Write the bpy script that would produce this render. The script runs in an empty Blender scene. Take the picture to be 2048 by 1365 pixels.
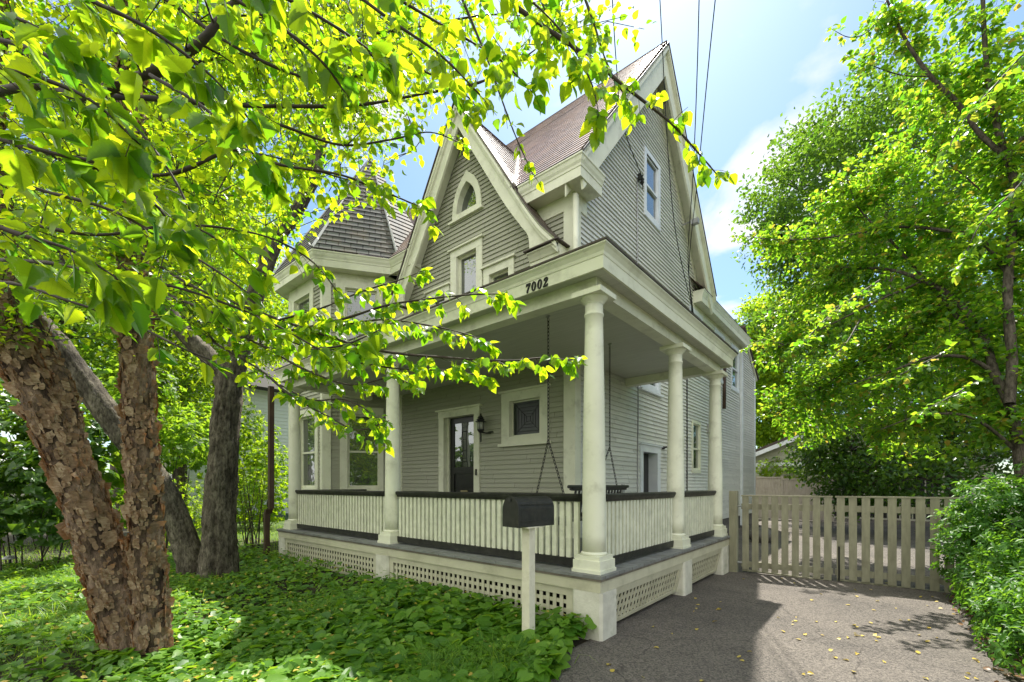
import bpy, math, random
import numpy as np
from mathutils import Vector, Matrix, noise as mnoise
R_ = math.radians
rnd = random.Random(7)
rg = np.random.default_rng(7)
S = bpy.context.scene
COL = S.collection

# ------------------------------------------------------------------ camera
FPX, HOR, YAW, HCAM = 887.0, 971.2, R_(40.21), 1.5
cam_d = bpy.data.cameras.new('camera'); cam = bpy.data.objects.new('camera', cam_d); COL.objects.link(cam)
cam.location = (0, 0, HCAM); cam.rotation_euler = (R_(90), 0, YAW)
cam_d.sensor_width = 36; cam_d.lens = 36 * FPX / 2048; cam_d.shift_y = (HOR - 682.5) / 2048
cam_d.clip_end = 2000; cam_d.clip_start = 0.05
S.camera = cam
_F = np.array([-math.sin(YAW), math.cos(YAW), 0]); _R = np.array([math.cos(YAW), math.sin(YAW), 0])
def at(px, py, d):
    """survey helper: photo pixel + distance along the view axis -> place in metres"""
    return np.array([0, 0, HCAM]) + d * (_F + _R * (px - 1024) / FPX + np.array([0, 0, 1.]) * (HOR - py) / FPX)
def onz(px, py, z):
    r = at(px, py, 1) - np.array([0, 0, HCAM]); return np.array([0, 0, HCAM]) + r * ((z - HCAM) / r[2])

# ------------------------------------------------------------------ materials
def newmat(name):
    m = bpy.data.materials.new(name); m.use_nodes = True
    nt = m.node_tree; b = nt.nodes['Principled BSDF']; return m, nt, b
def N(nt, t, **k):
    n = nt.nodes.new(t)
    for a, v in k.items(): setattr(n, a, v)
    return n
def pm(name, c1, c2=None, scale=4, rough=.6, bump=0, bscale=40, stretch=(1, 1, 1), spec=.3, lo=.35, hi=.65, detail=5, dirt=None, dscale=1.2, metal=0):
    m, nt, b = newmat(name); L = nt.links.new
    b.inputs['Roughness'].default_value = rough; b.inputs['Specular IOR Level'].default_value = spec; b.inputs['Metallic'].default_value = metal
    tc = N(nt, 'ShaderNodeTexCoord'); mp = N(nt, 'ShaderNodeMapping'); mp.inputs['Scale'].default_value = stretch
    L(tc.outputs['Object'], mp.inputs['Vector'])
    c2 = c2 or tuple(x * .85 for x in c1)
    n = N(nt, 'ShaderNodeTexNoise'); n.inputs['Scale'].default_value = scale; n.inputs['Detail'].default_value = detail
    L(mp.outputs[0], n.inputs['Vector'])
    r = N(nt, 'ShaderNodeValToRGB'); r.color_ramp.elements[0].position = lo; r.color_ramp.elements[1].position = hi
    r.color_ramp.elements[0].color = (*c2, 1); r.color_ramp.elements[1].color = (*c1, 1)
    L(n.outputs['Fac'], r.inputs['Fac']); out = r.outputs['Color']
    if dirt:
        n2 = N(nt, 'ShaderNodeTexNoise'); n2.inputs['Scale'].default_value = dscale; n2.inputs['Detail'].default_value = 8; n2.inputs['Roughness'].default_value = .7
        L(tc.outputs['Object'], n2.inputs['Vector'])
        r2 = N(nt, 'ShaderNodeValToRGB'); r2.color_ramp.elements[0].position = .52; r2.color_ramp.elements[1].position = .78
        L(n2.outputs['Fac'], r2.inputs['Fac'])
        mx = N(nt, 'ShaderNodeMix', data_type='RGBA'); L(r2.outputs['Color'], mx.inputs['Factor']); L(out, mx.inputs['A']); mx.inputs['B'].default_value = (*dirt, 1)
        out = mx.outputs['Result']
    L(out, b.inputs['Base Color'])
    if bump:
        n3 = N(nt, 'ShaderNodeTexNoise'); n3.inputs['Scale'].default_value = bscale; n3.inputs['Detail'].default_value = 6
        L(mp.outputs[0], n3.inputs['Vector'])
        bp = N(nt, 'ShaderNodeBump'); bp.inputs['Strength'].default_value = bump; bp.inputs['Distance'].default_value = .02
        L(n3.outputs['Fac'], bp.inputs['Height']); L(bp.outputs['Normal'], b.inputs['Normal'])
    return m
def leafmat(name, dark, light, trans_d, trans_l, mixf=.5, rough=.4, spec=.35, veins=False, warm=None):
    m, nt, b = newmat(name); L = nt.links.new
    a = N(nt, 'ShaderNodeAttribute', attribute_name='tint')
    def ramp(c1, c2, c3=None):
        r = N(nt, 'ShaderNodeValToRGB'); r.color_ramp.elements[0].color = (*c1, 1); r.color_ramp.elements[1].color = (*c2, 1)
        r.color_ramp.elements[1].position = .9
        if c3:
            e = r.color_ramp.elements.new(.993); e.color = (*c3, 1)
        L(a.outputs['Fac'], r.inputs['Fac']); return r.outputs['Color']
    c = ramp(dark, light, warm); t = ramp(trans_d, trans_l, tuple(min(1, x * 2) for x in warm) if warm else None)
    if veins:
        uv = N(nt, 'ShaderNodeUVMap'); sx = N(nt, 'ShaderNodeSeparateXYZ'); L(uv.outputs[0], sx.inputs[0])
        ab = N(nt, 'ShaderNodeMath', operation='ABSOLUTE'); L(sx.outputs[0], ab.inputs[0])
        # side veins slant towards the tip
        mu = N(nt, 'ShaderNodeMath', operation='MULTIPLY_ADD'); mu.inputs[1].default_value = -.8; L(ab.outputs[0], mu.inputs[0]); L(sx.outputs[1], mu.inputs[2])
        s2 = N(nt, 'ShaderNodeMath', operation='MULTIPLY'); s2.inputs[1].default_value = 9; L(mu.outputs[0], s2.inputs[0])
        fr = N(nt, 'ShaderNodeMath', operation='FRACT'); L(s2.outputs[0], fr.inputs[0])
        lt = N(nt, 'ShaderNodeMath', operation='LESS_THAN'); lt.inputs[1].default_value = .16; L(fr.outputs[0], lt.inputs[0])
        md = N(nt, 'ShaderNodeMath', operation='LESS_THAN'); md.inputs[1].default_value = .018; L(ab.outputs[0], md.inputs[0])
        mxv = N(nt, 'ShaderNodeMath', operation='MAXIMUM'); L(lt.outputs[0], mxv.inputs[0]); L(md.outputs[0], mxv.inputs[1])
        sc = N(nt, 'ShaderNodeMath', operation='MULTIPLY'); sc.inputs[1].default_value = .3; L(mxv.outputs[0], sc.inputs[0])
        mm = N(nt, 'ShaderNodeMix', data_type='RGBA', blend_type='MULTIPLY'); L(sc.outputs[0], mm.inputs['Factor']); L(t, mm.inputs['A']); mm.inputs['B'].default_value = (.6, .75, .5, 1); t = mm.outputs['Result']
    L(c, b.inputs['Base Color']); b.inputs['Roughness'].default_value = rough; b.inputs['Specular IOR Level'].default_value = spec
    tr = N(nt, 'ShaderNodeBsdfTranslucent'); L(t, tr.inputs['Color'])
    mx = N(nt, 'ShaderNodeMixShader'); mx.inputs[0].default_value = mixf
    L(b.outputs[0], mx.inputs[1]); L(tr.outputs[0], mx.inputs[2]); L(mx.outputs[0], nt.nodes['Material Output'].inputs['Surface'])
    return m
def glassmat(name, base, fac):
    m, nt, b = newmat(name); L = nt.links.new
    b.inputs['Base Color'].default_value = (*base, 1); b.inputs['Roughness'].default_value = .25
    g = N(nt, 'ShaderNodeBsdfGlossy'); g.inputs['Roughness'].default_value = .015; g.inputs['Color'].default_value = (.9, .95, .95, 1)
    tc = N(nt, 'ShaderNodeTexCoord'); n = N(nt, 'ShaderNodeTexNoise'); n.inputs['Scale'].default_value = 1.8; L(tc.outputs['Object'], n.inputs['Vector'])
    bp = N(nt, 'ShaderNodeBump'); bp.inputs['Strength'].default_value = .06; bp.inputs['Distance'].default_value = .05; L(n.outputs['Fac'], bp.inputs['Height']); L(bp.outputs[0], g.inputs['Normal'])
    lw = N(nt, 'ShaderNodeLayerWeight'); lw.inputs['Blend'].default_value = .35
    mr = N(nt, 'ShaderNodeMapRange'); L(lw.outputs['Fresnel'], mr.inputs['Value']); mr.inputs['To Min'].default_value = fac; mr.inputs['To Max'].default_value = .9
    mx = N(nt, 'ShaderNodeMixShader'); L(mr.outputs[0], mx.inputs[0]); L(b.outputs[0], mx.inputs[1]); L(g.outputs[0], mx.inputs[2])
    L(mx.outputs[0], nt.nodes['Material Output'].inputs['Surface']); return m
def brickmat(name, c1, c2, c3, bw, bh, rough, spec, mortar=.012):
    """slates / shingles laid out on the UVs (metres)"""
    m, nt, b = newmat(name); L = nt.links.new
    uv = N(nt, 'ShaderNodeUVMap'); br = N(nt, 'ShaderNodeTexBrick'); L(uv.outputs[0], br.inputs['Vector'])
    br.inputs['Scale'].default_value = 1; br.inputs['Brick Width'].default_value = bw; br.inputs['Row Height'].default_value = bh
    br.inputs['Mortar Size'].default_value = mortar * .25; br.inputs['Color1'].default_value = (*c1, 1); br.inputs['Color2'].default_value = (*c2, 1); br.inputs['Mortar'].default_value = (.02, .02, .02, 1); br.inputs['Bias'].default_value = -.1
    n = N(nt, 'ShaderNodeTexNoise'); n.inputs['Scale'].default_value = 2.2; n.inputs['Detail'].default_value = 6; L(uv.outputs[0], n.inputs['Vector'])
    r = N(nt, 'ShaderNodeValToRGB'); r.color_ramp.elements[0].position = .45; r.color_ramp.elements[1].position = .7; L(n.outputs['Fac'], r.inputs['Fac'])
    mx = N(nt, 'ShaderNodeMix', data_type='RGBA'); sc = N(nt, 'ShaderNodeMath', operation='MULTIPLY'); sc.inputs[1].default_value = .6; L(r.outputs['Color'], sc.inputs[0]); L(sc.outputs[0], mx.inputs['Factor']); L(br.outputs['Color'], mx.inputs['A']); mx.inputs['B'].default_value = (*c3, 1)
    L(mx.outputs['Result'], b.inputs['Base Color']); b.inputs['Roughness'].default_value = rough; b.inputs['Specular IOR Level'].default_value = spec
    n2 = N(nt, 'ShaderNodeTexNoise'); n2.inputs['Scale'].default_value = 30; L(uv.outputs[0], n2.inputs['Vector'])
    bp = N(nt, 'ShaderNodeBump'); bp.inputs['Strength'].default_value = .35; bp.inputs['Distance'].default_value = .01; L(n2.outputs['Fac'], bp.inputs['Height']); L(bp.outputs[0], b.inputs['Normal'])
    return m
def sidingmat(name, c1, c2, dirt):
    """painted clapboard: each board a slightly different weathered tone, dirt streaks along the grain"""
    m, nt, b = newmat(name); L = nt.links.new
    uv = N(nt, 'ShaderNodeUVMap'); mp = N(nt, 'ShaderNodeMapping'); mp.inputs['Scale'].default_value = (.5, 1 / PITCH, 1); L(uv.outputs[0], mp.inputs['Vector'])
    sx = N(nt, 'ShaderNodeSeparateXYZ'); L(mp.outputs[0], sx.inputs[0]); fl = N(nt, 'ShaderNodeMath', operation='FLOOR'); L(sx.outputs[1], fl.inputs[0])
    cb = N(nt, 'ShaderNodeCombineXYZ'); fx = N(nt, 'ShaderNodeMath', operation='FLOOR'); L(fx.outputs[0], cb.inputs[0]); L(fl.outputs[0], cb.inputs[1])
    wn = N(nt, 'ShaderNodeTexWhiteNoise'); L(cb.outputs[0], wn.inputs['Vector'])
    # butt joints: every row shifted by its own random amount
    cr_ = N(nt, 'ShaderNodeCombineXYZ'); L(fl.outputs[0], cr_.inputs[1]); wr = N(nt, 'ShaderNodeTexWhiteNoise'); L(cr_.outputs[0], wr.inputs['Vector'])
    sh = N(nt, 'ShaderNodeMath', operation='MULTIPLY_ADD'); sh.inputs[1].default_value = 7.3; L(wr.outputs['Value'], sh.inputs[0]); L(sx.outputs[0], sh.inputs[2])
    L(sh.outputs[0], fx.inputs[0]); fj = N(nt, 'ShaderNodeMath', operation='FRACT'); L(sh.outputs[0], fj.inputs[0]); jt = N(nt, 'ShaderNodeMath', operation='LESS_THAN'); jt.inputs[1].default_value = .003; L(fj.outputs[0], jt.inputs[0])
    mx = N(nt, 'ShaderNodeMix', data_type='RGBA'); L(wn.outputs['Value'], mx.inputs['Factor']); mx.inputs['A'].default_value = (*c1, 1); mx.inputs['B'].default_value = (*c2, 1)
    m2 = N(nt, 'ShaderNodeMapping'); m2.inputs['Scale'].default_value = (2.5, 30, 1); L(uv.outputs[0], m2.inputs['Vector'])
    n = N(nt, 'ShaderNodeTexNoise'); n.inputs['Scale'].default_value = 1; n.inputs['Detail'].default_value = 7; n.inputs['Roughness'].default_value = .65; L(m2.outputs[0], n.inputs['Vector'])
    r = N(nt, 'ShaderNodeValToRGB'); r.color_ramp.elements[0].position = .55; r.color_ramp.elements[1].position = .8; L(n.outputs['Fac'], r.inputs['Fac'])
    m3 = N(nt, 'ShaderNodeMix', data_type='RGBA'); L(r.outputs['Color'], m3.inputs['Factor']); L(mx.outputs['Result'], m3.inputs['A']); m3.inputs['B'].default_value = (*dirt, 1)
    m4 = N(nt, 'ShaderNodeMix', data_type='RGBA'); L(jt.outputs[0], m4.inputs['Factor']); L(m3.outputs['Result'], m4.inputs['A']); m4.inputs['B'].default_value = (.06, .055, .05, 1)
    L(m4.outputs['Result'], b.inputs['Base Color']); b.inputs['Roughness'].default_value = .55; b.inputs['Specular IOR Level'].default_value = .3
    bp = N(nt, 'ShaderNodeBump'); bp.inputs['Strength'].default_value = .25; bp.inputs['Distance'].default_value = .004; L(n.outputs['Fac'], bp.inputs['Height']); L(bp.outputs[0], b.inputs['Normal'])
    return m
PITCH = .086
CLOUD_NEAR = 6.4; CLOUD_FILL = 10.5; CLOUD_LOC = (2.9, 2.2, 0); EXPO = 1.13; SKY = .09; SUN = 5.0
M = {}
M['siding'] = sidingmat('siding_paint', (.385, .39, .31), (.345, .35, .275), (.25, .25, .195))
M['side_siding'] = sidingmat('weathered_skylit_siding', (.68, .69, .645), (.57, .58, .54), (.28, .28, .25))  # lighter than the front boards: sky light on this side put into the colour
M['white_siding'] = sidingmat('white_siding', (.72, .74, .76), (.68, .70, .72), (.6, .62, .62))
M['trim'] = pm('trim_paint', (.76, .77, .62), (.68, .69, .55), 3, .45, .06, 60, dirt=(.46, .46, .35), dscale=3.2)
M['ceiling'] = pm('ceiling_boards', (.56, .57, .50), (.47, .48, .42), 2, .5, .25, 3, stretch=(1, 26, 1))
M['rail_white'] = pm('rail_paint', (.74, .75, .60), (.62, .63, .50), 9, .5, .1, 80, dirt=(.45, .47, .36), dscale=5)
M['rail_dark'] = pm('rail_black', (.030, .030, .026), (.018, .018, .016), 9, .45, .2, 60, dirt=(.07, .07, .055), dscale=7)
M['deck'] = pm('deck_paint', (.23, .24, .235), (.17, .175, .17), 6, .55, .1, 50, dirt=(.12, .11, .09), dscale=4)
M['deckedge'] = pm('deck_edge', (.20, .175, .14), (.12, .105, .085), 8, .7, .2, 60)
M['skirt'] = pm('skirt_paint', (.56, .545, .41), (.50, .485, .36), 5, .5, .08, 60, dirt=(.36, .35, .25), dscale=2.6)
M['pier'] = pm('pier_masonry', (.66, .65, .56), (.54, .53, .45), 7, .8, .35, 40, dirt=(.28, .31, .18), dscale=3)
M['dark_void'] = pm('shade_block', (.01, .01, .009), None, 3, .9)  # near black: the shade of unlit spaces put into the colour
M['metal_roof'] = pm('metal_roof', (.085, .065, .055), (.06, .045, .04), 6, .5, .1, 40)
M['slate'] = brickmat('roof_slate', (.42, .325, .32), (.27, .20, .195), (.45, .31, .25), .24, .15, .34, .6)
M['slate_dark'] = brickmat('tower_slate', (.15, .155, .155), (.085, .088, .09), (.20, .16, .12), .26, .17, .75, .2, .05)
M['copper'] = pm('valley_metal', (.62, .60, .56), (.5, .48, .44), 5, .4, 0, metal=.3)
M['glass'] = glassmat('window_glass', (.012, .016, .014), .16)
M['glass_dim'] = glassmat('porch_glass', (.03, .036, .03), .1)
M['stained'] = pm('leaded_glass', (.035, .05, .036), (.022, .032, .024), 5, .3, .1, 50, spec=.35)
M['lead'] = pm('lead_came', (.012, .012, .012), None, 5, .5)
M['door'] = pm('door_black', (.014, .015, .014), (.01, .01, .01), 5, .3, .03, 50, spec=.5)
M['brass'] = pm('brass', (.35, .3, .18), None, 5, .4, metal=.7)
M['blackmetal'] = pm('black_metal', (.018, .018, .017), (.012, .012, .012), 8, .42, .05, 90, spec=.5)
M['lampglass'] = pm('lamp_glass', (.30, .31, .26), None, 5, .1, spec=.6)
M['mailbox'] = pm('mailbox_paint', (.034, .034, .030), (.022, .023, .02), 12, .5, .12, 120, spec=.25, dirt=(.05, .045, .035), dscale=9)
M['post'] = pm('post_paint', (.74, .71, .58), (.64, .61, .48), 6, .5, .1, 70, dirt=(.5, .46, .33), dscale=6)
M['gate'] = pm('gate_paint', (.30, .29, .20), (.235, .225, .155), 7, .6, .15, 50, stretch=(3, 3, .6), dirt=(.18, .165, .11), dscale=4)
M['pipe_white'] = pm('pipe_white', (.74, .78, .82), (.66, .70, .74), 4, .4)
M['pipe_brown'] = pm('pipe_brown', (.075, .045, .03), (.05, .03, .02), 5, .45, .05, 60)
M['board'] = pm('board_fence', (.46, .41, .36), (.36, .32, .28), 5, .75, .2, 30, stretch=(8, 8, .6), dirt=(.25, .22, .18), dscale=2)
M['galv'] = pm('galvanised', (.42, .43, .43), (.3, .3, .3), 6, .5, .05, 50, metal=.4)
def asphaltmat():
    m = pm('asphalt', (.168, .152, .137), (.112, .103, .095), .8, .9, .9, 120, spec=.2, detail=10, lo=.3, hi=.7, dirt=(.085, .08, .076), dscale=1.3)
    nt = m.node_tree; L = nt.links.new; b = nt.nodes['Principled BSDF']; src = b.inputs['Base Color'].links[0].from_socket; tc = N(nt, 'ShaderNodeTexCoord')
    v = N(nt, 'ShaderNodeTexVoronoi'); v.inputs['Scale'].default_value = 85; L(tc.outputs['Object'], v.inputs['Vector'])          # grit
    wn = N(nt, 'ShaderNodeValToRGB'); wn.color_ramp.elements[0].color = (.45, .45, .45, 1); wn.color_ramp.elements[1].color = (1.7, 1.65, 1.55, 1); sx = N(nt, 'ShaderNodeSeparateXYZ'); L(v.outputs['Color'], sx.inputs[0]); L(sx.outputs[0], wn.inputs['Fac'])
    mx = N(nt, 'ShaderNodeMix', data_type='RGBA', blend_type='MULTIPLY'); mx.inputs['Factor'].default_value = .75; L(src, mx.inputs['A']); L(wn.outputs['Color'], mx.inputs['B'])
    c = N(nt, 'ShaderNodeTexVoronoi', feature='DISTANCE_TO_EDGE'); c.inputs['Scale'].default_value = .55; nz = N(nt, 'ShaderNodeTexNoise'); nz.inputs['Scale'].default_value = 2.5; nz.inputs['Detail'].default_value = 6; L(tc.outputs['Object'], nz.inputs['Vector'])
    ad = N(nt, 'ShaderNodeVectorMath', operation='MULTIPLY_ADD'); ad.inputs[1].default_value = (.5, .5, .5); L(nz.outputs['Color'], ad.inputs[0]); L(tc.outputs['Object'], ad.inputs[2]); L(ad.outputs[0], c.inputs['Vector'])
    lt = N(nt, 'ShaderNodeMath', operation='LESS_THAN'); lt.inputs[1].default_value = .0035; L(c.outputs['Distance'], lt.inputs[0]); s = N(nt, 'ShaderNodeMath', operation='MULTIPLY'); s.inputs[1].default_value = .55; L(lt.outputs[0], s.inputs[0])
    m2 = N(nt, 'ShaderNodeMix', data_type='RGBA'); L(s.outputs[0], m2.inputs['Factor']); L(mx.outputs['Result'], m2.inputs['A']); m2.inputs['B'].default_value = (.05, .045, .04, 1); L(m2.outputs['Result'], b.inputs['Base Color']); return m
M['asphalt'] = asphaltmat()
M['ground'] = pm('soil', (.055, .045, .03), (.03, .03, .018), 3, .95, .5, 30, dirt=(.05, .075, .018), dscale=.8)
M['lawn'] = pm('lawn', (.075, .115, .025), (.045, .08, .015), 1.4, .95, .5, 60)
M['stone'] = pm('field_stone', (.17, .16, .145), (.09, .085, .08), 5, .85, .5, 14)
M['chain'] = pm('chain', (.03, .03, .03), None, 4, .45, metal=.6)
M['wire'] = pm('cable', (.012, .012, .013), None, 4, .5)
M['numeral'] = pm('numeral', (.010, .010, .010), None, 4, .5)
M['litter'] = leafmat('litter_leaf', (.42, .30, .04), (.62, .5, .12), (.3, .22, .02), (.5, .4, .05), .25)
M['birch_near'] = leafmat('birch_leaf_near', (.035, .11, .009), (.09, .19, .014), (.15, .43, .010), (.72, .90, .018), .58, .34, .45, veins=True)
M['birch'] = leafmat('birch_leaf', (.038, .115, .009), (.09, .19, .014), (.20, .52, .010), (.80, .94, .018), .6, .36, .45)
M['right_leaf'] = leafmat('cherry_leaf', (.04, .115, .013), (.095, .20, .022), (.14, .42, .015), (.56, .80, .035), .56, .36, .45, warm=(.30, .22, .03))
M['bg_leaf'] = leafmat('bg_leaf', (.045, .11, .014), (.09, .17, .022), (.22, .46, .02), (.48, .68, .035), .52, .5, .25)
M['bg_yellow'] = leafmat('bg_yellow_leaf', (.05, .125, .010), (.12, .20, .018), (.26, .52, .012), (.66, .82, .025), .53, .5, .25)
M['shrub_leaf'] = leafmat('shrub_leaf', (.03, .10, .016), (.085, .20, .032), (.10, .32, .02), (.32, .56, .03), .42, .42, .25)
M['maple_leaf'] = leafmat('maple_leaf', (.03, .085, .014), (.07, .14, .022), (.10, .27, .015), (.28, .46, .03), .46, .5, .25)
M['dark_leaf'] = leafmat('dark_leaf', (.025, .075, .012), (.06, .135, .02), (.10, .24, .015), (.26, .42, .02), .38, .35, .45)
M['cover_leaf'] = leafmat('cover_leaf', (.045, .135, .013), (.13, .27, .026), (.20, .45, .018), (.40, .62, .03), .4, .42, .4)
M['weed_leaf'] = leafmat('weed_leaf', (.09, .20, .02), (.20, .34, .05), (.25, .5, .03), (.5, .7, .05), .4, .5, .3)
M['grass'] = leafmat('grass_blade', (.06, .15, .015), (.13, .25, .03), (.2, .42, .02), (.5, .65, .04), .45, .45, .35)
M['twig'] = pm('twig_bark', (.055, .042, .032), (.035, .028, .022), 20, .7)
def barkmat(name, attr_cols, nscale, bump, vert=.35):
    m, nt, b = newmat(name); L = nt.links.new
    a = N(nt, 'ShaderNodeAttribute', attribute_name='tint'); r = N(nt, 'ShaderNodeValToRGB')
    r.color_ramp.elements[0].color = (*attr_cols[0], 1); r.color_ramp.elements[1].color = (*attr_cols[-1], 1)
    for i, c in enumerate(attr_cols[1:-1], 1):
        e = r.color_ramp.elements.new(i / (len(attr_cols) - 1)); e.color = (*c, 1)
    L(a.outputs['Fac'], r.inputs['Fac'])
    tc = N(nt, 'ShaderNodeTexCoord'); mp = N(nt, 'ShaderNodeMapping'); mp.inputs['Scale'].default_value = (1, 1, vert); L(tc.outputs['Object'], mp.inputs['Vector'])
    n = N(nt, 'ShaderNodeTexNoise'); n.inputs['Scale'].default_value = nscale; n.inputs['Detail'].default_value = 8; n.inputs['Roughness'].default_value = .7; L(mp.outputs[0], n.inputs['Vector'])
    rr = N(nt, 'ShaderNodeValToRGB'); rr.color_ramp.elements[0].position = .36; rr.color_ramp.elements[1].position = .62; rr.color_ramp.elements[0].color = (.25, .24, .22, 1); rr.color_ramp.elements[1].color = (1.15, 1.15, 1.15, 1); L(n.outputs['Fac'], rr.inputs['Fac'])
    mx = N(nt, 'ShaderNodeMix', data_type='RGBA', blend_type='MULTIPLY'); mx.inputs['Factor'].default_value = 1; L(r.outputs['Color'], mx.inputs['A']); L(rr.outputs['Color'], mx.inputs['B'])
    L(mx.outputs['Result'], b.inputs['Base Color']); b.inputs['Roughness'].default_value = .8; b.inputs['Specular IOR Level'].default_value = .2
    bp = N(nt, 'ShaderNodeBump'); bp.inputs['Strength'].default_value = bump; bp.inputs['Distance'].default_value = .05; L(n.outputs['Fac'], bp.inputs['Height']); L(bp.outputs[0], b.inputs['Normal'])
    return m
M['birch_bark'] = barkmat('birch_bark', [(.08, .055, .04), (.26, .18, .125), (.42, .31, .225)], 22, .9)
def flakemat():
    m, nt, b = newmat('birch_flake'); L = nt.links.new
    a = N(nt, 'ShaderNodeAttribute', attribute_name='tint'); tc = N(nt, 'ShaderNodeTexCoord'); mp = N(nt, 'ShaderNodeMapping'); mp.inputs['Scale'].default_value = (1, 1, 2.2); L(tc.outputs['Object'], mp.inputs['Vector'])
    n = N(nt, 'ShaderNodeTexNoise'); n.inputs['Scale'].default_value = 26; n.inputs['Detail'].default_value = 8; n.inputs['Roughness'].default_value = .7; L(mp.outputs[0], n.inputs['Vector'])
    ad = N(nt, 'ShaderNodeMath', operation='MULTIPLY_ADD'); ad.inputs[1].default_value = 1.5; ad.inputs[2].default_value = -.5; L(n.outputs['Fac'], ad.inputs[0]); a2 = N(nt, 'ShaderNodeMath', operation='MULTIPLY_ADD'); a2.inputs[1].default_value = .45; L(a.outputs['Fac'], a2.inputs[0]); L(ad.outputs[0], a2.inputs[2])
    r = N(nt, 'ShaderNodeValToRGB'); r.color_ramp.elements[0].color = (.075, .05, .033, 1); r.color_ramp.elements[1].color = (.56, .44, .30, 1); e = r.color_ramp.elements.new(.5); e.color = (.245, .17, .105, 1); L(a2.outputs[0], r.inputs['Fac'])
    L(r.outputs['Color'], b.inputs['Base Color']); b.inputs['Roughness'].default_value = .75; b.inputs['Specular IOR Level'].default_value = .2
    bp = N(nt, 'ShaderNodeBump'); bp.inputs['Strength'].default_value = .6; bp.inputs['Distance'].default_value = .01; L(n.outputs['Fac'], bp.inputs['Height']); L(bp.outputs[0], b.inputs['Normal'])
    t = N(nt, 'ShaderNodeBsdfTranslucent'); t.inputs['Color'].default_value = (.55, .22, .06, 1); mx = N(nt, 'ShaderNodeMixShader'); mx.inputs[0].default_value = .22; L(b.outputs[0], mx.inputs[1]); L(t.outputs[0], mx.inputs[2]); L(mx.outputs[0], nt.nodes['Material Output'].inputs['Surface']); return m
M['birch_flake'] = flakemat()
M['furrow_bark'] = barkmat('furrowed_bark', [(.055, .045, .032), (.20, .175, .13), (.36, .32, .24)], 30, 1.0, .4)
M['tree_bark'] = barkmat('smooth_bark', [(.085, .072, .055), (.15, .13, .1)], 22, .6)

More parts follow.
